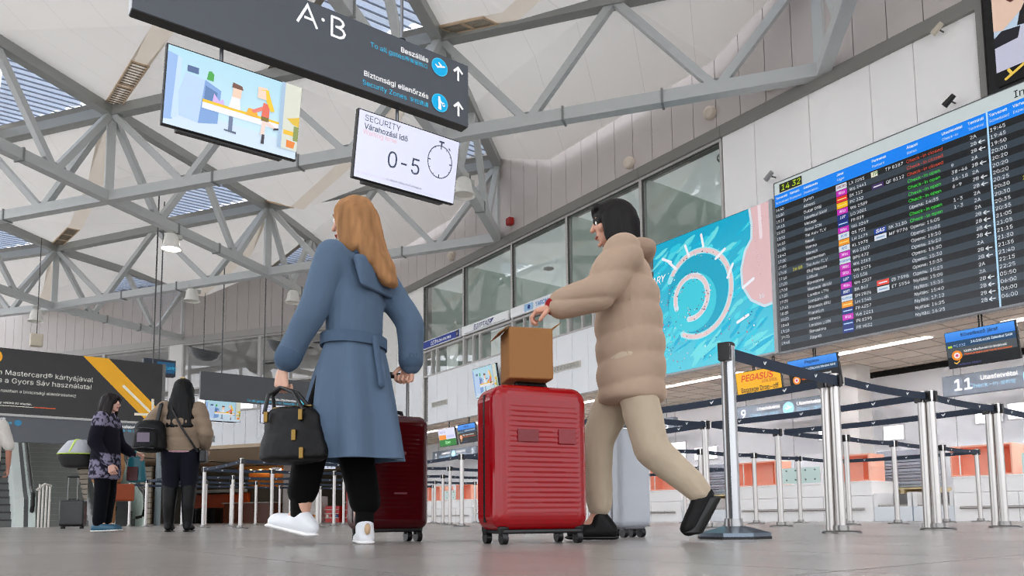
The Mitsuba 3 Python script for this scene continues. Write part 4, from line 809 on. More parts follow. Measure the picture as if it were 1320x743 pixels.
# the tall satin stanchion nearest the camera with its broad eight-sided foot
r = .0365
big = {'tube': shape(lathe([(0, .03), (r, .03), (r, .985), (0, .985)], 28), 'mat_metal', (.74, .745, .75), smooth=40),
       'cap': shape(lathe([(0, .985), (r * 1.08, .985), (r * 1.06, .998), (r * .8, 1.005), (0, 1.005)], 28), 'mat_satin', (.07, .07, .075), smooth=40),
       'base': shape(trimesh.creation.revolve(np.array([(0, 0), (.185, 0), (.185, .03), (.06, .062), (0, .062)], float), sections=8), 'mat_metal', (.50, .55, .60)),
       'base_rim': shape(trimesh.creation.revolve(np.array([(0, 0), (.188, 0), (.188, .012), (0, .012)], float), sections=8), 'mat_satin', (.05, .05, .055)),
       'collar': shape(lathe([(0, .055), (r * 1.35, .055), (r * 1.2, .10), (0, .10)], 24), 'mat_metal', (.62, .62, .62), smooth=40),
       'groove': shape([box(-r * 1.01, -r * .9, -.006, .006, .1, .9)], 'mat_satin', (.30, .31, .32)),
       'belt_housing': shape([box(-r * 1.9, -r * .2, -.028, .03, .905, .995), box(r * .8, r * 1.25, -.022, .022, .915, .985)], 'mat_satin', (.06, .06, .065))}
stanchion(3.19, 2.46, 'tall thick satin steel stanchion with a broad eight-sided foot, nearest the camera', big, 22)
belt((3.19 + .07, 2.465), (SX[1] - .04, SY[0]), 'dark belt from the nearest thick stanchion, sloping down to the right', z=.95, h=.062, sag=.008)
# ================================================================ CHECK-IN DESKS
DX = 12.4
WD = (.955, .95, .945)
desks = [(5.42, 2.75), (9.40, 6.72), (13.45, 10.90), (17.45, 14.85), (21.6, 18.95)]
dn = ['nearest the right edge', 'behind the second short post, under desk sign 9', 'behind the trailing black shoe', 'left of the silver suitcase', 'seen between the two red suitcases']
for i, (a, b) in enumerate(desks):
    k = thing('check_in_desk', 'white check-in desk with orange end boxes, ' + dn[i], 'desk', 'check-in desks')
    obj('front', box(DX, DX + .9, b, a, 0.0, .43), 'mat_satin', WD, k)
    obj('upper_front', box(DX + .004, DX + .9, b + .004, a - .004, .436, .66), 'mat_satin', WD, k)
    obj('worktop', box(DX - .02, DX + .92, b - .01, a + .01, .66, .68), 'mat_satin', (.96, .955, .95), k)
    rl = obj('kick_rail', cyl([DX - .09, b + .1, .205], [DX - .09, a - .12, .205], .022, 12), 'mat_metal', (.72, .71, .70), k, smooth=40)
    for y in (b + .16, (a + b) / 2, a - .18): obj('bracket', cyl([DX - .09, y, .205], [DX, y, .205], .013, 8), 'mat_metal', (.6, .6, .6), rl)
    for q in range(1, 3): obj('joint', box(DX - .002, DX, b + (a - b) * q / 3 - .004, b + (a - b) * q / 3 + .004, 0, .43), 'mat_matte', (.7, .7, .7), k)
    obj('glass_screen', box(DX + .03, DX + .042, b + .95, a - .95, .69, .98), 'mat_gloss', (.80, .885, .86), k)
    for y in (b + 1.05, (a + b) / 2 - .1, (a + b) / 2 + .1, a - 1.05):
        for z in (.76, .93): obj('bolt', cyl([DX + .03, y, z], [DX + .015, y, z], .016, 10), 'mat_metal', (.45, .5, .5), k)
    for y0, y1 in ((b + .02, b + .86), (a - .84, a + .02)):
        e = obj('end_box', [box(DX, DX + .5, y0, y1, .68, .705), box(DX, DX + .5, y0, y1, 1.12, 1.145), box(DX, DX + .5, y0, y0 + .022, .70, 1.12), box(DX, DX + .5, y1 - .022, y1, .70, 1.12), box(DX + .36, DX + .38, y0, y1, .70, 1.12)], 'mat_satin', (.95, .70, .60), k)
        obj('inner_panel', box(DX + .35, DX + .358, y0 + .03, y0 + .30, .71, 1.11), 'mat_satin', (.86, .42, .24), e)
        obj('edge_strip', box(DX - .006, DX, y1 - .15, y1 - .13, .70, 1.12), 'mat_satin', (.95, .92, .90), e)
for i, (a, b) in enumerate(((6.72, 5.42), (10.90, 9.40), (14.85, 13.45), (18.95, 17.45))):
    w = (a - b) / 2
    for q in (0, 1):
        y1, y0 = a - q * w - .01, a - (q + 1) * w + .01
        k = thing('baggage_scale', f'white and grey baggage scale, {["left", "right"][q]} of the pair ' + ['between the two nearest desks', 'behind the trailing black shoe', 'behind the silver suitcase', 'far left, behind the large red suitcase'][i], 'baggage scale', 'baggage scales')
        obj('body', rbox(.9, y1 - y0, .24, .01).apply_translation([DX + .47, (y0 + y1) / 2, .12]), 'mat_satin', (.86, .88, .90), k)
        obj('tread', box(DX + .03, DX + .92, y0 + .04, y1 - .04, .24, .27), 'mat_metal', (.6, .59, .57), k)
        for y in (y0 + .035, y1 - .035): obj('side_guard', box(DX + .02, DX + .9, y - .03, y + .03, .24, .47), 'mat_satin', (.90, .90, .90), k)
        obj('back_flap', box(DX + .55, DX + .57, y0 + .07, y1 - .07, .27, .46), 'mat_gloss', (.42, .42, .42), k)
    k = thing('crate_pallet', 'wooden pallet with a stack of grey crates ' + ['between the two nearest desks', 'behind the trailing black shoe', 'behind the silver suitcase', 'at the far left'][i], 'crate')
    c = a + .04
    obj('pallet', [box(13.5, 14.3, c - .48, c + .48, .55, .58), box(13.5, 14.3, c - .48, c + .48, .42, .44)] + [box(13.5, 14.3, c + t - .03, c + t + .03, .42, .58) for t in (-.45, 0, .45)], 'mat_matte', (.80, .74, .58), k)
    obj('support', box(13.55, 14.25, c - .45, c + .45, 0, .42), 'mat_satin', (.58, .60, .62), k)
    for q in range(6):
        m = rbox(.6, .86, .105, .012); m.apply_translation([13.85, c + .03, .585 + .055 + .112 * q]); obj('crate', m, 'mat_satin', (.56 + .02 * (q % 2), .60, .645), k)
    for q in range(5): obj('rail_slot', box(13.545, 13.55, c - .40, c + .45, .63 + .112 * q, .645 + .112 * q), 'mat_satin', (.38, .41, .45), k)
    k = thing('desk_monitor', 'black monitor seen from behind beside the crates ' + ['between the two nearest desks', 'behind the trailing shoe', 'behind the silver suitcase', 'far away at the left'][i], 'monitor')
    y = a + .62
    obj('screen_back', rbox(.05, .46, .30, .015).apply_translation([13.7, y + .25, 1.05]), 'mat_satin', (.08, .08, .085), k)
    obj('stand', [cyl([13.74, y + .25, .02], [13.74, y + .25, .95], .02, 8), box(13.6, 13.88, y + .11, y + .39, 0, .02)], 'mat_satin', (.1, .1, .1), k)
# white light panels and notices on the back wall
for i, (y1, y0, z0, z1, g) in enumerate(((6.2, 5.75, 1.78, 2.02, .95), (5.65, 4.9, 1.80, 2.08, 1.0), (4.8, 2.6, 1.78, 2.12, 1.0), (9.4, 8.75, 1.75, 1.95, 1.0), (7.95, 7.55, 1.62, 1.90, 1.0), (12.9, 12.2, 1.55, 1.85, 1.0), (15.0, 13.2, 1.5, 2.05, .95), (18.5, 16.0, 1.5, 2.05, .95))):
    k = thing('light_panel', ['small', 'middle', 'long', 'short', 'square', 'small distant', 'wide distant', 'widest distant'][i] + ' white backlit panel on the back wall ' + ['under desk sign 11, leftmost', 'under desk sign 11', 'under desk sign 11 at the right edge', 'under desk sign 9', 'beside the white column', 'under desk sign 8', 'behind the beige trousers', 'left of the beige trousers'][i], 'light panel')
    obj('frame', box(15.26, 15.30, y0 - .02, y1 + .02, z0 - .02, z1 + .02), 'mat_satin', (.85, .85, .86), k)
    lamp_face('face', poly([[15.258, y1, z0], [15.258, y0, z0], [15.258, y0, z1], [15.258, y1, z1]]), (1.6 * g, 1.65 * g, 1.7 * g), k, .1)
# strip lights set in the soffit: they light the desks
for i, y in enumerate((-1.5, 2.2, 5.9, 9.6, 13.3, 17.0, 20.7)):
    k = thing('strip_light', f'recessed strip light in the soffit over the desks, {ORD[i]} from the right', 'ceiling light', 'soffit strip lights')
    lamp_face('diffuser', box(12.9, 13.05, y, y + 2.6, SZ - .012, SZ - .007), (52, 52.5, 54), k, 2.0)
    obj('housing', [box(12.87, 12.9, y - .03, y + 2.63, SZ - .015, SZ - .007), box(13.05, 13.08, y - .03, y + 2.63, SZ - .015, SZ - .007)], 'mat_satin', (.8, .8, .8), k)
# ================================================================ STAIRS, ESCALATORS AND THE DIM SHOPS UNDER THE FAR FLOOR
k = thing('staircase', 'wide dark grey staircase going up behind the black suitcase at the left', 'stairs')
sd = shape(box(1.95, 3.3, 0, .32, -.17, -.012), 'mat_satin', (.56, .57, .55)); nd_ = shape(box(1.95, 3.3, -.02, .03, -.012, 0), 'mat_satin', (.70, .70, .68))
for q in range(17):
    tr = T().translate([0, 25.2 + .29 * q, .17 * (q + 1)])
    e = put('step', {**sd, 'to_world': tr}, k); put('nosing', {**nd_, 'to_world': tr}, e)
k = thing('escalator', 'escalator with pale side panels and dark steps at the left edge', 'escalator')
sd = shape(box(-.6, 1.42, 0, .42, -.22, -.015), 'mat_satin', (.36, .37, .36)); nd_ = shape(box(-.6, 1.42, -.02, .05, -.05, 0), 'mat_satin', (.17, .17, .17))
for q in range(14):
    tr = T().translate([0, 24.9 + .4 * q, .215 * (q + 1)]); e = put('step', {**sd, 'to_world': tr}, k); put('nosing', {**nd_, 'to_world': tr}, e)
prof = sg.Polygon([(23.7, 0), (24.0, .75), (24.5, .95), (30.5, 4.3), (30.5, 3.0), (25.0, 0)])
def yz(poly_, x0, x1):
    m = trimesh.creation.extrude_polygon(poly_, x1 - x0, engine='earcut'); m.apply_transform(np.array([[0, 0, 1, x0], [1, 0, 0, 0], [0, 1, 0, 0], [0, 0, 0, 1.0]])); return m
obj('side_panel', yz(prof, 1.42, 1.62), 'mat_gloss', (.83, .86, .84), k); obj('side_panel', yz(prof, 1.72, 1.88), 'mat_gloss', (.80, .84, .82), k)
obj('seam', yz(prof.buffer(-.01), 1.62, 1.72), 'mat_satin', (.3, .31, .31), k)
obj('handrail', tube([[1.8, 24.6, .25], [1.8, 24.0, .3], [1.8, 23.72, .55], [1.8, 23.85, .88], [1.8, 24.4, 1.06], [1.8, 30.4, 4.4]], .05, 10), 'mat_satin', (.05, .05, .05), k)
k = thing('crowd_barrier', 'low white tubular barrier in front of the staircase', 'barrier')
for q in range(4): obj('post', cyl([1.66 + .09 * q, 20.3 + .25 * q, 0], [1.66 + .09 * q, 20.3 + .25 * q, .98], .022, 10), 'mat_satin', (.83, .81, .78), k)
obj('top_rail', tube([[1.6, 20.2, .85], [1.78, 20.6, 1.0], [1.95, 21.1, .98]], .024, 10), 'mat_satin', (.83, .81, .78), k)
k = thing('escalator', 'lower end of a second escalator with a black handrail loop, behind the teal sneakers', 'escalator')
prof2 = sg.Polygon([(21.6, 0), (21.7, .6), (22.4, .95), (27.4, 3.05), (28.2, 3.05), (23.0, 0)])
obj('glass_side', yz(prof2, 3.35, 3.42), 'mat_gloss', (.70, .76, .72), k); obj('glass_side', yz(prof2, 4.05, 4.12), 'mat_gloss', (.70, .76, .72), k)
for x in (3.38, 4.08): obj('handrail', tube([[x, 22.5, .22], [x, 21.7, .25], [x, 21.45, .5], [x, 21.6, .85], [x, 22.2, 1.0], [x, 27.2, 3.05]], .05, 10), 'mat_satin', (.05, .05, .05), k)
for q in range(10): obj('step', box(3.42, 4.05, 22.6 + .4 * q, 23.02 + .4 * q, .0, .2 * (q + 1)), 'mat_satin', (.25, .26, .26), k)
obj('steel_column', cyl([4.86, 23.9, 0], [4.86, 23.9, 3.4], .085, 20), 'mat_satin', (.52, .57, .59), smooth=40, label='round grey steel column left of the black-booted legs', cat='column')
k = thing('slatted_wall', 'dark wall of wide horizontal slats behind the far posts', 'wall panel')
for q in range(11): obj('slat', fbox(12.8, 24, -3.1, -3.0, .25 * q + .02, .25 * q + .24), 'mat_satin', (.52, .48, .41), k)
obj('backing', fbox(12.8, 24, -3.25, -3.12, 0, 2.8), 'mat_matte', (.12, .115, .1), k)
k = thing('shop_front', 'orange lit shop front far behind the posts, beside the black boots', 'shop')
obj('back_panel', fbox(12.2, 16.4, -9.2, -9.0, 0, 1.65), 'mat_satin', (.80, .33, .10), k)
obj('lattice', [fbox(13.2 + .18 * q, 13.26 + .18 * q, -8.95, -8.9, 2.05, 2.55) for q in range(14)] + [fbox(13.2, 15.7, -8.95, -8.9, 2.05 + .16 * q, 2.09 + .16 * q) for q in range(4)], 'mat_satin', (.5, .49, .46), k)
obj('fascia', fbox(12.2, 16.4, -8.95, -8.85, 1.68, 1.85), 'mat_satin', (.78, .79, .76), k)
obj('counter', fbox(12.6, 14.6, -7.6, -7.0, 0, .8), 'mat_satin', (.07, .065, .06), k)
for q in range(3): obj('stool', [cyl(far(12.9 + .6 * q, -6.6, 0), far(12.9 + .6 * q, -6.6, .7), .03, 8), cyl(far(12.9 + .6 * q, -6.6, .7), far(12.9 + .6 * q, -6.6, .76), .18, 14)], 'mat_satin', (.1, .1, .1), k)
lamp_face('strip', fbox(12.4, 16.2, -8.8, -8.74, 1.60, 1.66), (34, 19, 7), k, .6)
k = thing('shop_front', 'amber wooden shop ceiling with small spotlights, left of the striding black trousers', 'shop')
obj('canopy', fbox(8.6, 12.1, -8.9, -8.0, 2.85, 3.0), 'mat_satin', (.80, .50, .20), k); obj('valance', fbox(8.6, 12.1, -8.98, -8.9, 1.9, 2.9), 'mat_satin', (.80, .48, .18), k)
for q in range(5):
    c = far(9.1 + .65 * q, -8.6, 2.8); lamp_face('spot', trimesh.creation.icosphere(1, radius=.045).apply_translation(c), (90, 62, 30), k, .2)
obj('counter', fbox(8.8, 11.9, -7.6, -6.9, 0, 1.0), 'mat_satin', (.35, .17, .08), k); obj('counter_top', fbox(8.7, 12.0, -7.7, -6.8, 1.0, 1.05), 'mat_satin', (.6, .58, .55), k)
k = thing('dome_lamp', 'white half-round dome lamp hung under the far soffit, behind the near posts', 'lamp'); c = far(6.3, -4.0, 2.35)
obj('shade', lathe([(0, .0), (.10, .02), (.17, .08), (.20, .18), (0, .18)], 18).apply_translation(c), 'mat_satin', (.96, .96, .95), k, smooth=40); obj('cord', cyl([c[0], c[1], 2.5], [c[0], c[1], 3.06], .01, 6), 'mat_satin', (.1, .1, .1), k)
lamp_face('glow', trimesh.creation.cylinder(.16, .01).apply_translation([c[0], c[1], 2.33]), (5, 5, 4.8), k, .1)
for i, (t, col, h) in enumerate(((5.6, (.80, .16, .15), .8), (6.7, (.90, .88, .86), 1.3), (3.2, (.55, .70, .75), 1.1), (4.4, (.78, .2, .16), 1.5))):
    k = thing('display_stand', ['low red', 'white', 'pale blue', 'tall red'][i] + ' shop display stand far away between the walking legs', 'display stand')
    obj('cabinet', fbox(t - .4, t + .4, -8, -7.4, 0, h), 'mat_satin', col, k)
    for q in range(3): obj('shelf', fbox(t - .42, t + .42, -7.42, -7.3, .2 + h * .25 * q, .23 + h * .25 * q), 'mat_satin', (.85, .83, .8), k)
    for q in range(4): obj('goods', fbox(t - .36 + .18 * q, t - .24 + .18 * q, -7.40, -7.32, .23, .38), 'mat_satin', [(.2, .35, .6), (.85, .6, .2), (.8, .25, .2), (.9, .9, .85)][q], k)
obj('white_pier', fbox(8.05, 8.6, -7.9, -7.4, 0, 3.055), 'mat_satin', (.72, .68, .66), label='pale square pier under the far soffit behind the striding black trousers', cat='pier')
k = thing('exit_sign', 'small white lit sign hung under the far soffit above the queue belts', 'sign'); c = far(4.2, -5.0, 2.45)
M = frame([c[0] - .3, c[1], c[2]], (.9, -.44, 0), (0, 0, 1)); p = Print(.001); p.add(rect(0, 0, .62, .42), (.82, .85, .93)).add(rect(.25, .05, .30, .37), (.45, .48, .55)).add(rect(.42, .05, .47, .37), (.45, .48, .55))
cased(k, M, .62, .42, .05, (.4, .4, .42)); screen('face', p, M, k, 1.0)
obj('hanger_rod', cyl([c[0], c[1], c[2] + .4], [c[0], c[1], 3.06], .01, 6), 'mat_satin', (.2, .2, .2), k)
k = thing('wall_vent', 'grey grille in the far white cladding under the small cartoon screen', 'air vent')
obj('frame', fbox(6.2, 7.9, .02, .05, 3.35, 3.62), 'mat_satin', (.55, .56, .56), k)
for q in range(5): obj('slat', fbox(6.22, 7.88, .05, .06, 3.38 + .045 * q, 3.41 + .045 * q), 'mat_satin', (.42, .43, .43), k)
# ================================================================ PEOPLE
ICO = trimesh.creation.icosphere(2).vertices
def ell(p, r):
    r = np.array([r, r, r] if np.isscalar(r) else r, float); return ICO * r + np.array(p, float)
def hull(*prs): return m3.Manifold.hull_points(np.vstack([ell(p, r) for p, r in prs]))
def join(ms):
    return m3.Manifold.batch_boolean([m for m in ms if not m.is_empty()], m3.OpType.Add)
def soften(m, edge, it=10, noise_amp=0, freq=9, fn=None, lam=.5):
    t = as_mesh(m.refine_to_length(edge)); t.merge_vertices()
    trimesh.smoothing.filter_taubin(t, lamb=lam, nu=-.53 if lam == .5 else -lam * 1.05, iterations=it)
    if noise_amp or fn:
        n = t.vertex_normals; d = noise_amp * (meshkit.fbm(t.vertices * freq, 3) - .5) * 2 if noise_amp else 0
        if fn: d = d + fn(t.vertices)
        t.vertices += n * np.asarray(d)[:, None]
    return t
def chain(*prs): return [hull(a, b) for a, b in zip(prs[:-1], prs[1:])]
SKIN = (.80, .62, .53)
def hand(w, d, n, side, curl, s=1.0):
    """wrist w, direction of the fingers d, normal n out of the back of the hand, side +1 where the thumb lies along d x n; curl per joint in degrees"""
    w, d, n = (np.array(q, float) for q in (w, d, n)); d /= np.linalg.norm(d); n -= d * (n @ d); n /= np.linalg.norm(n)
    x = np.cross(d, n) * side                      # towards the thumb
    P = lambda a, b, c: w + (d * a + x * b + n * c) * s
    out = [hull((P(0, 0, 0), .021 * s), (P(.075, .030, .0), .013 * s), (P(.078, -.030, -.002), .012 * s), (P(.03, .026, 0), .014 * s))]
    for q, (b, L, r) in enumerate(((.030, .072, .0086), (.010, .080, .0088), (-.010, .075, .0085), (-.029, .060, .0076))):
        p = P(.078, b, 0); a = 0; prev = p
        for seg, f in enumerate((.46, .30, .24)):
            a += math.radians(curl * (1.0 if seg else .75) * (1 + .06 * q)); q2 = prev + (d * math.cos(a) - n * math.sin(a)) * L * f * s
            out.append(hull((prev, r * s * (1 - .08 * seg)), (q2, r * s * (.94 - .1 * seg)))); prev = q2
    t0 = P(.02, .024, -.006); t1 = P(.045, .046, -.018 - curl * .0001); t2 = P(.07, .046, -.034 - curl * .0002)
    out += [hull((t0, .013 * s), (t1, .0105 * s)), hull((t1, .0105 * s), (t2, .0088 * s))]
    return join(out)
def head(c, f, s=1.0):
    """a head whose middle is c and which looks along f (level turn and tilt); returns (manifold, matrix head -> body)"""
    f = np.array(f, float); f /= np.linalg.norm(f); l = np.cross([0, 0, 1], f); l /= np.linalg.norm(l); u = np.cross(f, l)
    M = np.eye(4); M[:3, 0], M[:3, 1], M[:3, 2], M[:3, 3] = f * s, l * s, u * s, c
    ms = [hull(((-.012, 0, .022), (.093, .074, .085))), hull(((.012, 0, -.005), (.078, .064, .07)), ((.042, 0, -.078), (.030, .034, .024))), hull(((-.02, 0, -.03), (.062, .06, .06)), ((.03, 0, -.072), (.035, .040, .022))),
          hull(((.086, 0, .012), (.010, .008, .012)), ((.102, 0, -.024), (.013, .014, .010))), hull(((.074, .028, .028), (.014, .026, .008)), ((.074, -.028, .028), (.014, .026, .008))),
          hull(((.074, 0, -.055), (.013, .022, .006))), hull(((.072, 0, -.067), (.013, .019, .007))), hull(((.070, 0, -.098), (.012, .015, .011))),
          hull(((.054, .044, -.022), .024)), hull(((.054, -.044, -.022), .024))]
    for e in (-1, 1): ms.append(hull(((-.008, .071 * e, -.006), (.018, .010, .031))))
    t = soften(join(ms), .008, 6)
    t.apply_transform(M); return t, M
def man(t):
    return m3.Manifold(m3.Mesh(np.asarray(t.vertices, np.float32), np.asarray(t.faces, np.uint32)))
def face_parts(k, body, M, eye=(.25, .17, .12), lip=(.70, .36, .34)):
    for e in (-1, 1):
        t = trimesh.creation.icosphere(2, radius=.0125); t.apply_translation([.074, .031 * e, .006]); t.apply_transform(M); ek = obj('eye', t, 'mat_gloss', (.93, .91, .89), body, smooth=True)
        t = trimesh.creation.icosphere(2, radius=.0065); t.apply_translation([.0815, .031 * e, .006]); t.apply_transform(M); obj('iris', t, 'mat_gloss', eye, body, smooth=True)
        t = as_mesh(hull(((.084, .017 * e, .031), (.006, .006, .003)), ((.076, .046 * e, .030), (.006, .006, .0025)))); t.apply_transform(M); obj('eyebrow', t, 'mat_matte', (.2, .15, .12), body)
    t = as_mesh(hull(((.0845, .016, -.060), (.004, .006, .0035)), ((.0845, -.016, -.060), (.004, .006, .0035)), ((.087, 0, -.063), (.004, .010, .006)))); t.apply_transform(M); obj('lips', t, 'mat_satin', lip, body)
def W(m, pos, heading):
    """body space (forward, left, up) -> world"""
    h = np.array(heading, float); h /= np.linalg.norm(h); M = np.eye(4); M[:2, 0] = h; M[:2, 1] = [-h[1], h[0]]; M[:2, 3] = pos
    m.apply_transform(M); return m
def body_mesh(J, hands, hd, edge=.018):
    """one continuous body from the joints J"""
    A = lambda n: J[n]
    ms = [hull((A('pelvis'), (.095, .135, .10)), (np.array(A('pelvis')) + [0, 0, .12], (.085, .115, .06))), hull((np.array(A('pelvis')) + [0, 0, .12], (.085, .115, .06)), (A('chest'), (.10, .135, .10))),
          hull((A('chest'), (.10, .135, .10)), (A('neck'), (.05, .07, .04))), hull((A('neck'), .052), (A('head'), .05))]
    for e in 'LR':
        ms += chain((A('shoulder' + e), .058), (A('elbow' + e), .040), (A('wrist' + e), .026)); ms.append(hull((A('chest'), (.08, .10, .08)), (A('shoulder' + e), .060)))
        ms += chain((A('hip' + e), .076), (A('knee' + e), .054), (A('ankle' + e), .037))
        a, t = np.array(A('ankle' + e)), np.array(A('toe' + e)); d = (t - a) * .72 + np.array([0, 0, .012]); t = a + d; ms.append(hull((a, .036), (a + d * .45 + [0, 0, -.02], .03), (t, .020))); ms.append(hull((a, .034), (a - d * .2 - [0, 0, .025], .026)))
    b = man_safe(soften(join(ms), edge, 8))
    return join([b, man_safe(hd)] + hands)
def man_safe(t):
    t.merge_vertices(); m = man(t)
    return m
def streak(t, base, amp=.25, freq=(60, 60, 4), seed=0):
    n = meshkit.fbm(t.vertices * np.array(freq), 3, seed)[:, None]
    return np.clip(srgb(base)[None] * (1 - amp + 2 * amp * n), 0, 1)
def shoe(a, t, r=.046, sole=.022, z0=None):
    """upper and sole from ankle a to toe t"""
    a, t = np.array(a, float), np.array(t, float); d = t - a; dn = d / np.linalg.norm(d)
    heel = a - dn * .055 - np.array([0, 0, .05]) * (1 if z0 is None else 1)
    return heel, dn
# ---------------------------------------------------------------- woman in the long blue coat
def walker_feet(k, J, e, color, sole, pos, hd, up_r=.040, tongue=None, lift=0):
    a, t = np.array(J['ankle' + e]), np.array(J['toe' + e]); d = t - a; d[2] = 0 if abs(t[2] - a[2]) < .12 else d[2]; d /= np.linalg.norm(d)
    pit = (t - a) / np.linalg.norm(t - a)
    q = np.array(J['heel' + e])
    up = np.cross(np.array([0, 1.0, 0]), (t - q) / np.linalg.norm(t - q)); up = -up if up[2] < 0 else up
    m = join([hull((a + up * .015, .042), (q + up * .045, .038), (q + (t - q) * .35 + up * .05, .042)), hull((q + up * .042, .036), (q + (t - q) * .5 + up * .042, .044), (t - (t - q) * .12 + up * .036, .036), (t - (t - q) * .16 + up * .03, (.05, .042, .028)))])
    t1 = soften(m, .012, 6); obj('shoe', W(t1, pos, hd), 'mat_dark' if max(color) < .2 else 'mat_satin', color, k, smooth=True)
    s0 = join([hull((q + up * .012, (.040, .036, .012)), (q + (t - q) * .5 + up * .012, (.04, .040, .012)), (t - (t - q) * .12 + up * .012, (.05, .041, .012)))])
    obj('sole', W(as_mesh(s0), pos, hd), 'mat_satin', sole, k, smooth=40)
P1, H1 = (1.49, 3.27), (-.5, .866)
J1 = dict(pelvis=(0, 0, .88), chest=(.0, 0, 1.17), neck=(.0, 0, 1.375), head=(.02, 0, 1.525), shoulderL=(.02, .15, 1.31), shoulderR=(-.02, -.15, 1.31), elbowL=(.085, .20, 1.05), wristL=(.235, .20, .825), elbowR=(-.19, -.19, 1.05), wristR=(-.175, -.215, .85),
          hipL=(.01, .085, .85), hipR=(-.01, -.085, .85), kneeL=(.15, .09, .50), ankleL=(.225, .09, .12), toeL=(.40, .09, .085), heelL=(.17, .09, .035), kneeR=(.05, -.07, .46), ankleR=(-.02, -.065, .085), toeR=(.085, -.195, .004), heelR=(-.055, -.03, .002))
k1 = thing('person', 'person in a long dusty blue belted coat walking left with a black handbag', 'person')
hdm, HM = head(J1['head'], (1, .10, -.02), .98)
hl = hand((.245, .20, .80), (.12, 0, -1), (.2, 1, 0), 1, 62); hr = hand((-.175, -.215, .865), (.3, 0, -1), (-.1, -1, 0), -1, 60)
b1 = as_mesh(body_mesh(J1, [hl, hr], hdm)); W(b1, P1, H1)
bk = obj('body', b1, 'mat_satin', SKIN, k1, smooth=True)
Mw = W(trimesh.Trimesh(), P1, H1)
def world_M(M, pos, hd):
    h = np.array(hd, float); h /= np.linalg.norm(h); B = np.eye(4); B[:2, 0] = h; B[:2, 1] = [-h[1], h[0]]; B[:2, 3] = pos; return B @ M
face_parts(k1, bk, world_M(HM, P1, H1))
def fold1(v):
    th = np.arctan2(v[:, 1], v[:, 0] - .03); w = np.clip((.98 - v[:, 2]) / .55, 0, 1)
    return .028 * w * np.sin(th * 8 + 5 * meshkit.fbm(v * [2, 2, .8], 2)) + .009 * (meshkit.fbm(v * [7, 7, 16], 3) - .5) * (v[:, 2] > .9)
coat = [hull(((.0, 0, .92), (.115, .15, .06)), ((.0, 0, 1.15), (.125, .16, .10))), hull(((.0, 0, 1.15), (.125, .16, .10)), ((.0, 0, 1.31), (.085, .14, .05))), hull(((.0, 0, 1.31), (.08, .13, .05)), ((.0, 0, 1.385), (.062, .068, .03))),
        hull(((.0, 0, .94), (.12, .158, .02)), ((.005, 0, .86), (.145, .175, .04)))]
def skirt(g): return [hull(((.005, 0, .86), (.145 - g, .175 - g, .04)), ((-.015, 0, .28), (.245 - g, .215 - g, .012))), hull(((.03, .06, .80), (.12 - g, .12 - g, .05)), ((.10, .07, .30), (.15 - g, .14 - g, .012)))]
coat += skirt(0)
for sh, el, wr in (('shoulderL', 'elbowL', 'wristL'), ('shoulderR', 'elbowR', 'wristR')):
    coat += chain((J1[sh], .078), (J1[el], .067), (np.array(J1[wr]) + (np.array(J1[el]) - J1[wr]) * .06, .056))
    coat.append(hull((J1[sh], .076), (J1['chest'], (.09, .12, .08))))
ct = soften(join(coat), .02, 7, 0, 10, fold1)
inner = join(skirt(.035) + [hull(((0, 0, .5), .08), ((0, 0, .2), .14))])
ct = as_mesh((man_safe(ct) - inner).trim_by_plane((0, 0, 1), .385))
obj('coat', W(ct, P1, H1), 'mat_cloth', (.335, .405, .485), k1, smooth=50)
for e in 'LR':
    q, q0 = np.array(J1['wrist' + e]), np.array(J1['elbow' + e]); d = (q - q0) / np.linalg.norm(q - q0)
    t = as_mesh(m3.Manifold.hull_points(np.vstack([ell(q - d * .05, .0605), ell(q - d * .025, .060)]))); obj('cuff_strap', W(t, P1, H1), 'mat_cloth', (.29, .36, .44), k1, smooth=True)
t = soften(join([hull(((-.095, .09, 1.30), (.03, .05, .02)), ((-.105, -.09, 1.30), (.03, .05, .02)), ((-.128, .10, 1.17), (.012, .04, .01)), ((-.132, -.10, 1.17), (.012, .04, .01)))]), .02, 4); obj('back_yoke', W(t, P1, H1), 'mat_cloth', (.325, .395, .475), k1, smooth=True)
bl = trimesh.creation.revolve(np.array([(.93, -.022), (1.0, -.026), (1.0, .026), (.93, .022)]), sections=48); bl.vertices *= [.140, .178, 1]; bl.vertices += [.002, 0, .935]
obj('coat_belt', W(bl, P1, H1), 'mat_cloth', (.30, .37, .45), k1, smooth=40)
tl_ = join(chain(((-.135, .03, .93), (.012, .022, .022)), ((-.185, .05, .72), (.010, .022, .02)))); obj('belt_end', W(as_mesh(tl_), P1, H1), 'mat_cloth', (.30, .37, .45), k1, smooth=40)
cl = join([hull(((-.065, .065, 1.375), (.024, .026, .045)), ((-.07, -.065, 1.375), (.024, .026, .045))), hull(((-.065, .065, 1.375), (.024, .026, .045)), ((.06, .085, 1.34), (.026, .02, .045))), hull(((-.07, -.065, 1.375), (.024, .026, .045)), ((.06, -.085, 1.34), (.026, .02, .045)))])
obj('collar', W(soften(cl, .02, 6), P1, H1), 'mat_cloth', (.33, .40, .485), k1, smooth=True)
tr = [hull((J1['hipL'], .08), (J1['kneeL'], .078)), hull((J1['kneeL'], .078), ((.212, .09, .24), .070)), hull((J1['hipR'], .08), (J1['kneeR'], .08)), hull((J1['kneeR'], .085), ((-.02, -.07, .20), .074))]
t = soften(join(tr), .02, 6, .006, 12); obj('trousers', W(t, P1, H1), 'mat_cloth', (.035, .035, .038), k1, smooth=True)
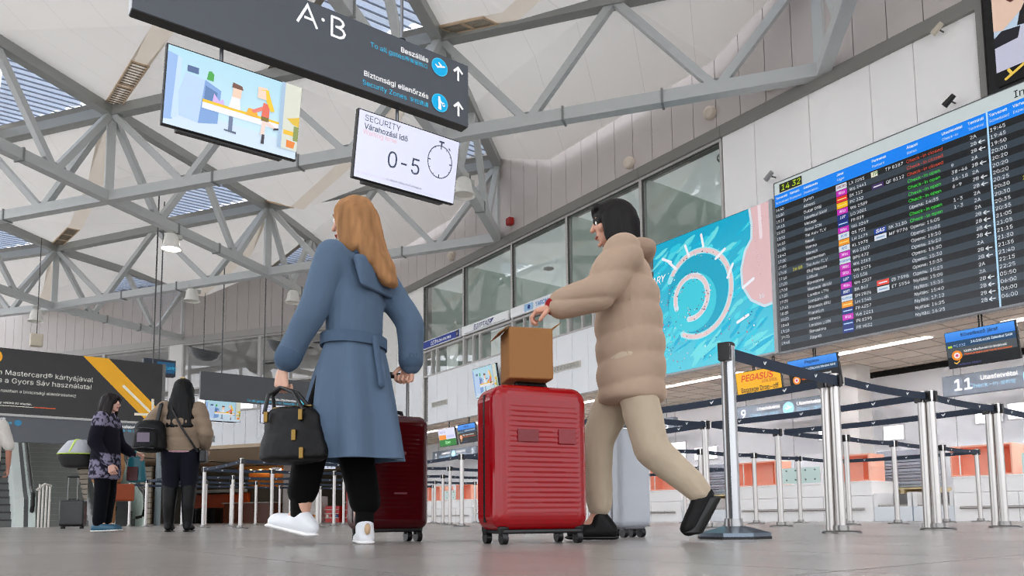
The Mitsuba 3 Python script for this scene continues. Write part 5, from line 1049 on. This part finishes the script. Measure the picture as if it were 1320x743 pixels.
for e in 'LR':
    a = np.array(J1['ankle' + e]); s_ = soften(join([hull((a, .043), (a + [0.0, 0, .10], .046))]), .015, 4); obj('sock', W(s_, P1, H1), 'mat_cloth', (.06, .055, .055), k1, smooth=True)
    walker_feet(k1, J1, e, (.86, .87, .88), (.90, .90, .89), P1, H1)
ht = as_mesh(hull((np.array(J1['heelR']) + [-.028, .032, .068], (.014, .014, .026)))); obj('heel_tab', W(ht, P1, H1), 'mat_satin', (.72, .60, .46), k1, smooth=40)
hc = np.array(J1['head'])
hair = [hull((hc + [-.015, 0, .03], (.108, .092, .095))), hull((hc + [-.06, 0, .0], (.075, .095, .09)), (hc + [-.09, 0, -.10], (.062, .10, .07))), hull((hc + [-.09, 0, -.10], (.06, .10, .07)), (hc + [-.14, -.01, -.22], (.05, .10, .05))),
        hull((hc + [-.14, -.02, -.2], (.05, .09, .05)), (hc + [-.19, -.03, -.31], (.035, .06, .03))), hull((hc + [-.01, .075, .02], (.06, .03, .06)), (hc + [-.05, .09, -.14], (.05, .025, .05))), hull((hc + [-.01, -.075, .02], (.06, .03, .06)), (hc + [-.05, -.09, -.15], (.05, .025, .05)))]
t = soften(join(hair), .014, 5, 0, 1, lambda v: .010 * (meshkit.fbm(v * [38, 38, 7], 3) - .5) * 2)
obj('hair', W(t, P1, H1), 'mat_cloth', streak(t, (.60, .44, .30), .45), k1, smooth=True)
# ---------------------------------------------------------------- woman in the beige puffer coat
P2, H2 = (2.63, 2.63), (-.77, .64)
J2 = dict(pelvis=(-.01, 0, .90), chest=(.0, 0, 1.20), neck=(.02, 0, 1.41), head=(.055, 0, 1.565), shoulderL=(.02, .17, 1.355), shoulderR=(-.01, -.17, 1.355), elbowL=(.14, .235, 1.15), wristL=(.345, .20, 1.10), elbowR=(-.03, -.33, 1.13), wristR=(-.02, -.45, .93),
          hipL=(.0, .09, .87), hipR=(-.02, -.09, .87), kneeR=(.15, -.08, .48), ankleR=(.145, -.07, .10), toeR=(.29, -.07, .004), heelR=(.09, -.07, .002), kneeL=(-.10, .09, .43), ankleL=(-.345, .09, .20), toeL=(-.275, .09, .012), heelL=(-.385, .09, .19))
k2 = thing('person', 'person in a beige puffer coat and cream trousers walking behind the large red suitcase', 'person')
hdm, HM = head(J2['head'], (1, -.05, -.06), 1.0)
hl = hand((.36, .20, 1.095), (1, 0, -.25), (.15, .2, 1), -1, 48); hr = hand((-.02, -.455, .915), (.1, -.35, -1), (0, -1, .2), -1, 58)
b2 = as_mesh(body_mesh(J2, [hl, hr], hdm)); W(b2, P2, H2); bk = obj('body', b2, 'mat_satin', (.78, .58, .49), k2, smooth=True)
face_parts(k2, bk, world_M(HM, P2, H2))
def quilt(v): return .016 * (np.abs(np.sin((v[:, 2] + .02 * np.sin(v[:, 0] * 8)) * math.pi / .125)) ** .55 - .7) + .005 * (meshkit.fbm(v * [14, 14, 30], 3) - .5)
pf = [hull(((-.02, 0, .68), (.165, .20, .03)), ((-.02, 0, .95), (.17, .20, .06))), hull(((-.02, 0, .95), (.17, .20, .06)), ((-.005, 0, 1.22), (.16, .20, .10))), hull(((-.005, 0, 1.22), (.155, .195, .09)), ((.0, 0, 1.37), (.10, .16, .045))), hull(((.0, 0, 1.37), (.10, .15, .04)), ((.01, 0, 1.425), (.075, .085, .03)))]
for sh, el, wr in (('shoulderL', 'elbowL', 'wristL'), ('shoulderR', 'elbowR', 'wristR')):
    pf += chain((J2[sh], .098), (J2[el], .086), (np.array(J2[wr]) + (np.array(J2[el]) - J2[wr]) * .12, .066)); pf.append(hull((J2[sh], .092), (J2['chest'], (.1, .14, .09))))
t = soften(join(pf), .016, 8, 0, 1, quilt); obj('puffer_coat', W(t, P2, H2), 'mat_cloth', streak(t, (.655, .565, .49), .07, (6, 6, 10)), k2, smooth=True)
hd_ = join([hull(((-.10, .07, 1.42), (.055, .055, .05)), ((-.10, -.07, 1.42), (.055, .055, .05))), hull(((-.10, .07, 1.42), (.055, .05, .05)), ((.05, .10, 1.41), (.03, .03, .045))), hull(((-.10, -.07, 1.42), (.055, .05, .05)), ((.05, -.10, 1.41), (.03, .03, .045)))])
obj('hood', W(soften(hd_, .018, 6), P2, H2), 'mat_cloth', (.61, .52, .45), k2, smooth=True)
cf = join([hull((np.array(J2['wristL']) + [-.035, 0, .003], .050), (np.array(J2['wristL']) + [.005, 0, 0], .046))]); obj('cuff', W(soften(cf, .012, 4), P2, H2), 'mat_cloth', (.55, .12, .13), k2, smooth=True)
tr = [hull((J2['hipR'], .105), (J2['kneeR'], .082)), hull((J2['kneeR'], .082), ((.145, -.07, .17), .063)), hull((J2['hipL'], .105), (J2['kneeL'], .085)), hull((J2['kneeL'], .085), ((-.31, .09, .235), .062))]
t = soften(join(tr), .018, 6, .006, 12); obj('trousers', W(t, P2, H2), 'mat_cloth', streak(t, (.70, .64, .555), .06, (8, 8, 4)), k2, smooth=True)
for e in 'LR': walker_feet(k2, J2, e, (.045, .042, .045), (.03, .03, .032), P2, H2)
hc = np.array(J2['head'])
hair = [hull((hc + [-.015, 0, .03], (.112, .098, .10))), hull((hc + [-.05, 0, .0], (.085, .102, .09)), (hc + [-.06, 0, -.09], (.078, .100, .055))), hull((hc + [.005, .08, .01], (.055, .028, .06)), (hc + [-.01, .085, -.085], (.055, .028, .05))), hull((hc + [.005, -.08, .01], (.055, .028, .06)), (hc + [-.01, -.085, -.085], (.055, .028, .05))), hull((hc + [.075, .03, .07], (.03, .045, .025)), (hc + [.075, -.03, .07], (.03, .045, .025)))]
t = soften(join(hair), .013, 5, 0, 1, lambda v: .007 * (meshkit.fbm(v * [40, 40, 7], 3) - .5) * 2); obj('hair', W(t, P2, H2), 'mat_dark', streak(t, (.06, .045, .04), .5), k2, smooth=True)
# ---------------------------------------------------------------- the two who stand waiting at the left
def std(H=1.62, **over):
    s = H / 1.62
    J = dict(pelvis=(0, 0, .88), chest=(.0, 0, 1.15), neck=(.01, 0, 1.345), head=(.035, 0, 1.495), shoulderL=(.0, .165, 1.29), shoulderR=(.0, -.165, 1.29), elbowL=(-.02, .22, 1.03), wristL=(.06, .22, .80), elbowR=(-.02, -.22, 1.03), wristR=(.06, -.22, .80),
             hipL=(0, .085, .85), hipR=(0, -.085, .85), kneeL=(.015, .09, .46), ankleL=(-.01, .09, .085), toeL=(.16, .10, .012), heelL=(-.055, .09, .003), kneeR=(.015, -.09, .46), ankleR=(-.01, -.09, .085), toeR=(.16, -.10, .012), heelR=(-.055, -.09, .003))
    J = {a: np.array(b, float) * s for a, b in J.items()}; J.update({a: np.array(b, float) for a, b in over.items()}); return J
P3, H3 = (1.40, 9.62), (.86, -.50)
J3 = std(1.58, wristL=(.22, .21, .88), elbowL=(.04, .24, 1.0), wristR=(.13, -.23, .76), elbowR=(-.03, -.24, .99), toeR=(.19, -.10, .012), head=(.045, 0, 1.445))
k3 = thing('person', 'person with dark hair in a navy and lavender patterned jacket, at the left', 'person')
hdm, HM = head(J3['head'], (1, -.55, .18), .98)
b = as_mesh(body_mesh(J3, [hand((.14, -.23, .74), (.35, 0, -1), (0, -1, 0), -1, 40), hand((.24, .21, .87), (1, -.1, -.2), (.1, 1, .3), 1, 45)], hdm, .022)); W(b, P3, H3); bk = obj('body', b, 'mat_satin', (.80, .62, .55), k3, smooth=True)
face_parts(k3, bk, world_M(HM, P3, H3))
jk = [hull(((0, 0, .60), (.16, .20, .02)), ((0, 0, .90), (.145, .185, .06))), hull(((0, 0, .90), (.145, .185, .06)), ((.0, 0, 1.13), (.13, .18, .10))), hull(((0, 0, 1.13), (.125, .175, .09)), ((.01, 0, 1.33), (.07, .085, .03)))]
for e in 'LR': jk += chain((J3['shoulder' + e], .082), (J3['elbow' + e], .072), (J3['wrist' + e], .050)); jk.append(hull((J3['shoulder' + e], .08), (J3['chest'], (.1, .13, .08))))
t = soften(join(jk), .018, 8, .005, 12)
v = t.vertices; n_ = meshkit.fbm(v * 26, 3, 2); mid = ((v[:, 2] > .80) & (v[:, 2] < 1.17)) & ~((v[:, 0] > .06) & (v[:, 2] < .86))
col = np.where((n_ > .50)[:, None], srgb((.50, .48, .56)), srgb((.15, .145, .195))); col[mid] = srgb((.095, .09, .13))
obj('jacket', W(t, P3, H3), 'mat_cloth', col, k3, smooth=True)
t = soften(join([hull((J3['hip' + e], .098), (J3['knee' + e], .078)) for e in 'LR'] + [hull((J3['knee' + e], .078), (J3['ankle' + e] + [0, 0, .03], .064)) for e in 'LR']), .02, 6, .005, 12); obj('trousers', W(t, P3, H3), 'mat_cloth', (.05, .052, .075), k3, smooth=True)
for e in 'LR': walker_feet(k3, J3, e, (.16, .33, .42), (.88, .88, .86), P3, H3)
def long_hair(c, Hd, drop, width=.10, col=(.05, .045, .045), fr=True, fwd=0):
    c = np.array(c); h = [hull((c + [-.015, 0, .03], (.112, .098, .10))), hull((c + [-.05, 0, 0], (.08, .10, .09)), (c + [-.085, 0, -.13], (.065, width, .06))), hull((c + [-.085, 0, -.13], (.065, width, .06)), (c + [-.125, 0, -drop], (.05, width * 1.15, .04)))]
    for e in (-1, 1): h.append(hull((c + [0, .08 * e, .0], (.055, .026, .06)), (c + [-.03, .095 * e, -.16], (.05, .03, .05))))
    if fr: h.append(hull((c + [.078, .035, .062], (.022, .04, .022)), (c + [.078, -.035, .062], (.022, .04, .022))))
    return soften(join(h), .014, 5, 0, 1, lambda v: .008 * (meshkit.fbm(v * [40, 40, 6], 3) - .5) * 2)
t = long_hair(J3['head'], 0, .36); obj('hair', W(t, P3, H3), 'mat_dark', streak(t, (.10, .07, .068), .5), k3, smooth=True)
P4, H4 = (1.96, 8.62), (.42, .907)
J4 = std(1.64, elbowL=(.06, .34, 1.14), wristL=(.20, .20, 1.30), elbowR=(-.06, -.26, 1.04), wristR=(.10, -.22, .90))
k4 = thing('person', 'person seen from behind with long black hair, tan jacket, dark jeans and tall black boots', 'person')
hdm, HM = head(J4['head'], (1, 0, 0), .98)
b = as_mesh(body_mesh(J4, [hand((.21, .19, 1.315), (.4, -.3, .8), (-.3, .5, .4), -1, 40), hand((.12, -.22, .89), (1, 0, -.3), (0, -.6, .8), 1, 45)], hdm, .022)); W(b, P4, H4); bk = obj('body', b, 'mat_satin', (.80, .62, .55), k4, smooth=True)
face_parts(k4, bk, world_M(HM, P4, H4))
jk = [hull(((0, 0, .86), (.145, .185, .03)), ((0, 0, 1.0), (.145, .19, .06))), hull(((0, 0, 1.0), (.145, .19, .06)), ((.0, 0, 1.17), (.14, .19, .09))), hull(((0, 0, 1.17), (.135, .185, .09)), ((.01, 0, 1.36), (.075, .09, .03)))]
for e in 'LR': jk += chain((J4['shoulder' + e], .088), (J4['elbow' + e], .076), (J4['wrist' + e], .056)); jk.append(hull((J4['shoulder' + e], .085), (J4['chest'], (.1, .13, .08))))
t = soften(join(jk), .016, 8, 0, 1, lambda v: .010 * (np.abs(np.sin(v[:, 2] * math.pi / .11)) ** .6 - .7)); obj('jacket', W(t, P4, H4), 'mat_cloth', streak(t, (.525, .46, .395), .08, (8, 8, 10)), k4, smooth=True)
hm_ = as_mesh(hull(((0, 0, .845), (.135, .172, .02)))); obj('shirt_hem', W(hm_, P4, H4), 'mat_cloth', (.78, .62, .68), k4, smooth=True)
t = soften(join([hull((J4['hip' + e] + [0, 0, -.02], .112), (J4['knee' + e], .080)) for e in 'LR'] + [hull((J4['pelvis'] + [0, 0, -.04], (.11, .15, .07)))]), .018, 6, .007, 14); obj('jeans', W(t, P4, H4), 'mat_cloth', (.09, .09, .125), k4, smooth=True)
for e in 'LR':
    a = J4['ankle' + e]; t = soften(join([hull((J4['knee' + e] + [0, 0, .03], .080), (a + [-.01, 0, .20], .066)), hull((a + [-.01, 0, .20], .066), (a + [0, 0, .02], .050)), hull((a + [0, 0, .0], .048), (J4['heel' + e] + [.01, 0, .045], .036)), hull((a + [.02, 0, -.01], .046), (J4['toe' + e] + [-.02, 0, .030], (.05, .040, .026)))]), .014, 5, .004, 16)
    bt = obj('boot', W(t, P4, H4), 'mat_dark', (.03, .03, .033), k4, smooth=True)
    so = as_mesh(hull((J4['heel' + e] + [0, 0, .010], (.034, .033, .010)), (J4['toe' + e] + [-.015, 0, .0], (.05, .040, .008)))); obj('sole', W(so, P4, H4), 'mat_satin', (.02, .02, .02), bt)
t = long_hair(J4['head'], 0, .40, .125, fr=False); obj('hair', W(t, P4, H4), 'mat_dark', streak(t, (.025, .025, .028), .5), k4, smooth=True)
hp = as_mesh(hull((J4['head'] + [-.05, .0, .128], (.02, .03, .012)))); obj('hair_clip', W(hp, P4, H4), 'mat_satin', (.75, .68, .5), k4, smooth=True)
# person in the camel coat, mostly hidden behind the patterned jacket
P5, H5 = (2.15, 14.6), (-.3, .95)
J5 = std(1.66, wristL=(-.14, .25, .80), elbowL=(-.08, .26, 1.05))
k5 = thing('person', 'person in a camel coat behind the patterned jacket, holding a small black suitcase', 'person')
hdm, HM = head(J5['head'], (1, .1, 0), 1.0)
b = as_mesh(body_mesh(J5, [hand((-.15, .25, .785), (-.2, 0, -1), (0, 1, 0), 1, 60), hand((.07, -.225, .80), (.2, 0, -1), (0, -1, 0), -1, 35)], hdm, .03)); W(b, P5, H5); bk = obj('body', b, 'mat_satin', (.72, .50, .42), k5, smooth=True)
jk = [hull(((0, 0, .80), (.16, .20, .03)), ((0, 0, 1.15), (.14, .19, .10))), hull(((0, 0, 1.15), (.135, .185, .09)), ((.01, 0, 1.38), (.075, .09, .03)))]
for e in 'LR': jk += chain((J5['shoulder' + e], .085), (J5['elbow' + e], .075), (J5['wrist' + e], .055)); jk.append(hull((J5['shoulder' + e], .082), (J5['chest'], (.1, .13, .08))))
t = soften(join(jk), .022, 8, .006, 12); obj('coat', W(t, P5, H5), 'mat_cloth', (.62, .46, .32), k5, smooth=True)
t = soften(join([hull((J5['hip' + e], .10), (J5['knee' + e], .085)) for e in 'LR'] + [hull((J5['knee' + e], .085), (J5['ankle' + e] + [0, 0, .03], .07)) for e in 'LR']), .022, 6, .005, 12); obj('trousers', W(t, P5, H5), 'mat_cloth', (.52, .38, .26), k5, smooth=True)
for e in 'LR': walker_feet(k5, J5, e, (.85, .83, .8), (.9, .9, .88), P5, H5)
t = long_hair(J5['head'], 0, .2); obj('hair', W(t, P5, H5), 'mat_satin', (.14, .1, .08), k5, smooth=True)
bg = rbox(.22, .40, .30, .04); bg.apply_translation([.02, -.26, .62]); obj('bag', W(bg, P5, H5), 'mat_satin', (.60, .26, .12), k5, smooth=40)
# person cut by the left edge: only a sleeve end and hand show
P6, H6 = (.34, 11.9), (.1, 1.0)
J6 = std(1.72, wristR=(.02, -.27, .84), elbowR=(-.02, -.27, 1.10))
k6 = thing('person', 'person cut off by the left edge, only a bare forearm and pale sleeve show', 'person')
hdm, HM = head(J6['head'], (1, 0, 0), 1.0)
b = as_mesh(body_mesh(J6, [hand((.025, -.27, .82), (.1, 0, -1), (0, -1, 0), -1, 35), hand((.065, .235, .83), (.1, 0, -1), (0, 1, 0), 1, 35)], hdm, .03)); W(b, P6, H6); obj('body', b, 'mat_satin', (.70, .48, .40), k6, smooth=True)
jk = [hull(((0, 0, .88), (.15, .19, .03)), ((0, 0, 1.2), (.14, .19, .10))), hull(((0, 0, 1.2), (.135, .185, .09)), ((.01, 0, 1.42), (.075, .09, .03)))]
for e in 'LR': jk += chain((J6['shoulder' + e], .085), (J6['elbow' + e], .07)); jk.append(hull((J6['shoulder' + e], .082), (J6['chest'], (.1, .13, .08))))
t = soften(join(jk), .022, 8, .006, 12); obj('shirt', W(t, P6, H6), 'mat_cloth', (.82, .80, .77), k6, smooth=True)
t = soften(join([hull((J6['hip' + e], .10), (J6['knee' + e], .085)) for e in 'LR'] + [hull((J6['knee' + e], .085), (J6['ankle' + e] + [0, 0, .03], .07)) for e in 'LR']), .022, 6, .005, 12); obj('trousers', W(t, P6, H6), 'mat_cloth', (.18, .19, .24), k6, smooth=True)
for e in 'LR': walker_feet(k6, J6, e, (.2, .2, .2), (.8, .8, .8), P6, H6)
t = long_hair(J6['head'], 0, .05); obj('hair', W(t, P6, H6), 'mat_satin', (.14, .1, .08), k6, smooth=True)
# ================================================================ LUGGAGE
def suitcase(name, label, pos, ang, w, d, h, col, wheel=.055, ribs=True, handle=None, trim=(.06, .06, .065), pads=None, r=.06):
    """w along the side seen, d deep, h high"""
    k = thing(name, label, 'suitcase')
    R = trimesh.transformations.rotation_matrix(ang, [0, 0, 1]); R[:2, 3] = pos
    def o(n, m, mat, c, par=None, smooth=False): m = as_mesh(m); m.apply_transform(R); return obj(n, m, mat, c, par or k, smooth=smooth)
    b = rbox(w, d, h, r)
    m = m3.Manifold(m3.Mesh(np.asarray(b.vertices, np.float32), np.asarray(b.faces, np.uint32))).refine_to_length(.0075 if ribs else .03); t = as_mesh(m)
    if ribs:
        v = t.vertices; wgt = np.clip((h / 2 - .07 - np.abs(v[:, 2])) / .05, 0, 1) * np.clip((np.abs(v[:, 1]) - d * .2) / .02, 0, 1) * np.clip((w / 2 - .05 - np.abs(v[:, 0])) / .03, 0, 1)
        v[:, 1] += np.sign(v[:, 1]) * .0022 * np.sin(v[:, 2] * 2 * math.pi / .022) * wgt; t.vertices = v
    t.apply_translation([0, 0, wheel + h / 2]); o('shell', t, 'mat_gloss', col, smooth=True)
    z = trimesh.util.concatenate([box(-w / 2 - .002, w / 2 + .002, -.008, .008, wheel + .04, wheel + h - .04)]); o('zip_seam', z, 'mat_satin', trim)
    o('bottom_plate', rbox(w - .08, d - .04, .02, .008).apply_translation([0, 0, wheel]), 'mat_satin', trim)
    for sx in (-1, 1):
        for sy in (-1, 1):
            x, y = sx * (w / 2 - .05), sy * (d / 2 - .045)
            wk = o('wheel', cyl([x - .013, y, .028], [x + .013, y, .028], .028, 18), 'mat_satin', (.05, .05, .055), smooth=40)
            o('caster_fork', hull(((x, y, .045), (.022, .017, .012)), ((x, y, wheel + .015), (.026, .026, .012))), 'mat_satin', trim, smooth=40)
    top = wheel + h
    o('carry_handle', tube([[-.08, 0, top - .005], [-.07, 0, top + .022], [.07, 0, top + .022], [.08, 0, top - .005]], .010, 8), 'mat_satin', trim, smooth=40)
    if handle:
        for x in (-.075, .075): o('handle_tube', cyl([x, -d * .32, top - .02], [x, -d * .32, top + handle], .009, 10), 'mat_metal', (.5, .5, .5), smooth=40)
        o('handle_grip', hull(((-.085, -d * .32, top + handle), .016), ((.085, -d * .32, top + handle), .016)), 'mat_satin', (.05, .05, .05), smooth=40)
    for j, (px, pz, pw, ph, c) in enumerate(pads or ()):
        for e in (-1, 1):
            o('badge', rbox(pw, .006, ph, .002).apply_translation([px, e * (d / 2 + .004), pz]), 'mat_satin', c)
    return k
suitcase('suitcase', 'large bright red ribbed suitcase with a cardboard box standing on it', (2.115, 2.735), math.radians(-36.85 + 24), .46, .28, .645, (.56, .02, .06), ribs=True, pads=[(-.08, .47, .10, .055, (.44, .06, .09)), (.11, .47, .085, .065, (.50, .10, .13))], r=.07)
suitcase('suitcase', 'dark wine red suitcase with a raised handle beside the long blue coat', (1.775, 3.48), math.radians(-36.85 + 35), .38, .20, .575, (.25, .015, .04), wheel=.06, ribs=True, handle=.20, pads=[(.02, .44, .06, .016, (.42, .22, .24)), (.02, .24, .07, .010, (.42, .22, .24))], r=.05)
suitcase('suitcase', 'silver grey cabin suitcase just behind the beige puffer coat and cream trousers', (3.06, 3.08), math.radians(-36.85 + 30), .22, .17, .55, (.72, .74, .77), wheel=.055, ribs=False, handle=.28, trim=(.42, .42, .44), r=.035)
suitcase('suitcase', 'small black suitcase far away in front of the staircase at the left', (1.83, 15.9), math.radians(-20), .40, .24, .46, (.09, .09, .095), wheel=.05, ribs=False, handle=.42, r=.03)
R = trimesh.transformations.rotation_matrix(math.radians(-36.85 + 14), [0, 0, 1]); R[:3, 3] = [2.10, 2.745, .733]
k = thing('cardboard_box', 'brown cardboard carton with an open flap on top of the large red suitcase', 'box')
c = rbox(.205, .18, .235, .008); c.vertices[:, 2] += .1175; t = as_mesh(c); t.apply_transform(R); obj('carton', t, 'mat_matte', (.56, .385, .215), k)
t = slab([[-.102, -.09, .235], [-.102, .09, .235], [-.15, .09, .20], [-.15, -.09, .20]], .004); t.apply_transform(R); obj('flap', t, 'mat_matte', (.52, .36, .20), k)
t = slab([[.102, -.09, .235], [.102, .09, .235], [.14, .09, .26], [.14, -.09, .26]], .004); t.apply_transform(R); obj('flap', t, 'mat_matte', (.58, .40, .23), k)
t = box(-.10, .10, -.025, .025, .2353, .237); t.apply_transform(R); obj('tape', t, 'mat_satin', (.66, .50, .30), k)
# black handbag in the left hand of the blue coat
M = world_M(np.eye(4), P1, H1)
k = thing('handbag', 'large soft black leather handbag with brass fittings hanging beside the blue coat', 'bag')
bagm = soften(join([hull(((.15, .235, .39), (.185, .08, .03)), ((.17, .225, .59), (.14, .045, .03)))]), .016, 6, .008, 14)
bagm.apply_transform(M); obj('bag_body', bagm, 'mat_dark', (.03, .028, .03), k, smooth=True)
for e in (-1, 1):
    t = tube([[.08, .22 + .035 * e, .59], [.16, .215 + .015 * e, .68], [.252, .205, .715], [.30, .215 + .015 * e, .68], [.30, .22 + .035 * e, .59]], .009, 8); t.apply_transform(M); obj('handle', t, 'mat_satin', (.05, .045, .045), k, smooth=40)
for x, z in ((.08, .57), (.27, .57), (.10, .48), (.05, .40)):
    t = rbox(.022, .012, .05, .004); t.apply_translation([x, .222 + (.055 if z > .55 else .072 if z > .45 else .082), z]); t.apply_transform(M); obj('buckle', t, 'mat_metal', (.50, .40, .22), k)
t = rbox(.22, .02, .012, .004); t.apply_translation([.17, .222, .615]); t.apply_transform(M); obj('zip', t, 'mat_metal', (.45, .38, .25), k)
# cooler bag, teal bag of the patterned jacket
M = world_M(np.eye(4), P3, H3)
k = thing('cooler_bag', 'charcoal cooler bag with pale grey top and lime green stripes hanging from the patterned jacket', 'bag')
t = soften(join([hull(((-.34, .05, .86), (.20, .12, .02)), ((-.32, .05, .74), (.16, .10, .02)))]), .02, 4); t.apply_transform(M); obj('lower_body', t, 'mat_dark', (.12, .12, .12), k, smooth=True)
t = soften(join([hull(((-.34, .05, .885), (.20, .12, .015)), ((-.30, .05, 1.02), (.13, .09, .02)))]), .02, 4); t.apply_transform(M); obj('lid', t, 'mat_satin', (.66, .67, .69), k, smooth=True)
t = soften(join([hull(((-.34, .05, .878), (.208, .128, .016)))]), .02, 3); t.apply_transform(M); obj('lime_band', t, 'mat_satin', (.74, .84, .36), k, smooth=True)
t = soften(join([hull(((-.36, .05, .89), (.035, .126, .012)), ((-.31, .05, 1.028), (.035, .095, .02)))]), .02, 3); t.apply_transform(M); obj('lime_stripe', t, 'mat_satin', (.74, .84, .40), k, smooth=True)
t = tube([[-.20, .05, 1.0], [-.10, .06, 1.12], [-.02, .10, 1.33], [.07, .09, 1.25]], .016, 8); t.apply_transform(M); obj('strap', t, 'mat_satin', (.12, .12, .125), k, smooth=40)
k = thing('shopping_bag', 'teal shopping bag with a dark red front hanging right of the patterned jacket', 'bag')
t = soften(join([hull(((.27, .20, .58), (.11, .06, .02)), ((.25, .20, .84), (.09, .03, .02)))]), .02, 4, .006, 14); t.apply_transform(M); obj('bag_body', t, 'mat_satin', (.10, .38, .43), k, smooth=True)
t = rbox(.12, .012, .16, .004); t.apply_translation([.24, .136, .66]); t.apply_transform(M); obj('front_print', t, 'mat_satin', (.28, .08, .09), k)
for e in (-1, 1):
    t = tube([[.19, .20 + .02 * e, .83], [.24, .205, .93], [.29, .20 + .02 * e, .83]], .008, 6); t.apply_transform(M); obj('handle', t, 'mat_satin', (.12, .45, .48), k)
# backpack and crossbody strap of the tan jacket
M = world_M(np.eye(4), P4, H4)
k = thing('backpack', 'bulging black backpack slung over the left shoulder of the tan jacket', 'backpack')
t = soften(join([hull(((-.16, .27, .88), (.10, .17, .06)), ((-.15, .27, 1.10), (.09, .15, .07))), hull(((-.24, .29, .88), (.05, .12, .05)), ((-.23, .29, 1.02), (.045, .11, .05)))]), .018, 6, .008, 14); t.apply_transform(M); obj('sack', t, 'mat_dark', (.03, .032, .038), k, smooth=True)
t = tube([[-.10, .22, 1.14], [-.09, .19, 1.33], [.03, .17, 1.385], [.10, .2, 1.22], [.0, .26, 1.0]], .02, 8); t.apply_transform(M); obj('strap', t, 'mat_satin', (.05, .05, .055), k, smooth=40)
t = rbox(.012, .12, .10, .004); t.apply_translation([-.283, .30, .97]); t.apply_transform(M); obj('badge', t, 'mat_satin', (.40, .36, .42), k)
for z in (.86, 1.06):
    t = tube([[-.27, .20, z], [-.285, .30, z + .01], [-.26, .40, z]], .006, 6); t.apply_transform(M); obj('zip', t, 'mat_satin', (.2, .2, .22), k)
k = thing('crossbody_bag', 'thin black crossbody strap with a small bag over the tan jacket', 'bag')
t = tube([[-.02, .12, 1.405], [-.14, .06, 1.27], [-.165, -.03, 1.10], [-.155, -.12, .96], [-.10, -.19, .84]], .011, 8); t.apply_transform(M); obj('strap', t, 'mat_satin', (.05, .05, .055), k, smooth=40)
t = rbox(.16, .07, .14, .02); t.apply_translation([-.02, -.235, .80]); t.apply_transform(M); obj('pouch', t, 'mat_satin', (.05, .05, .055), k, smooth=40)
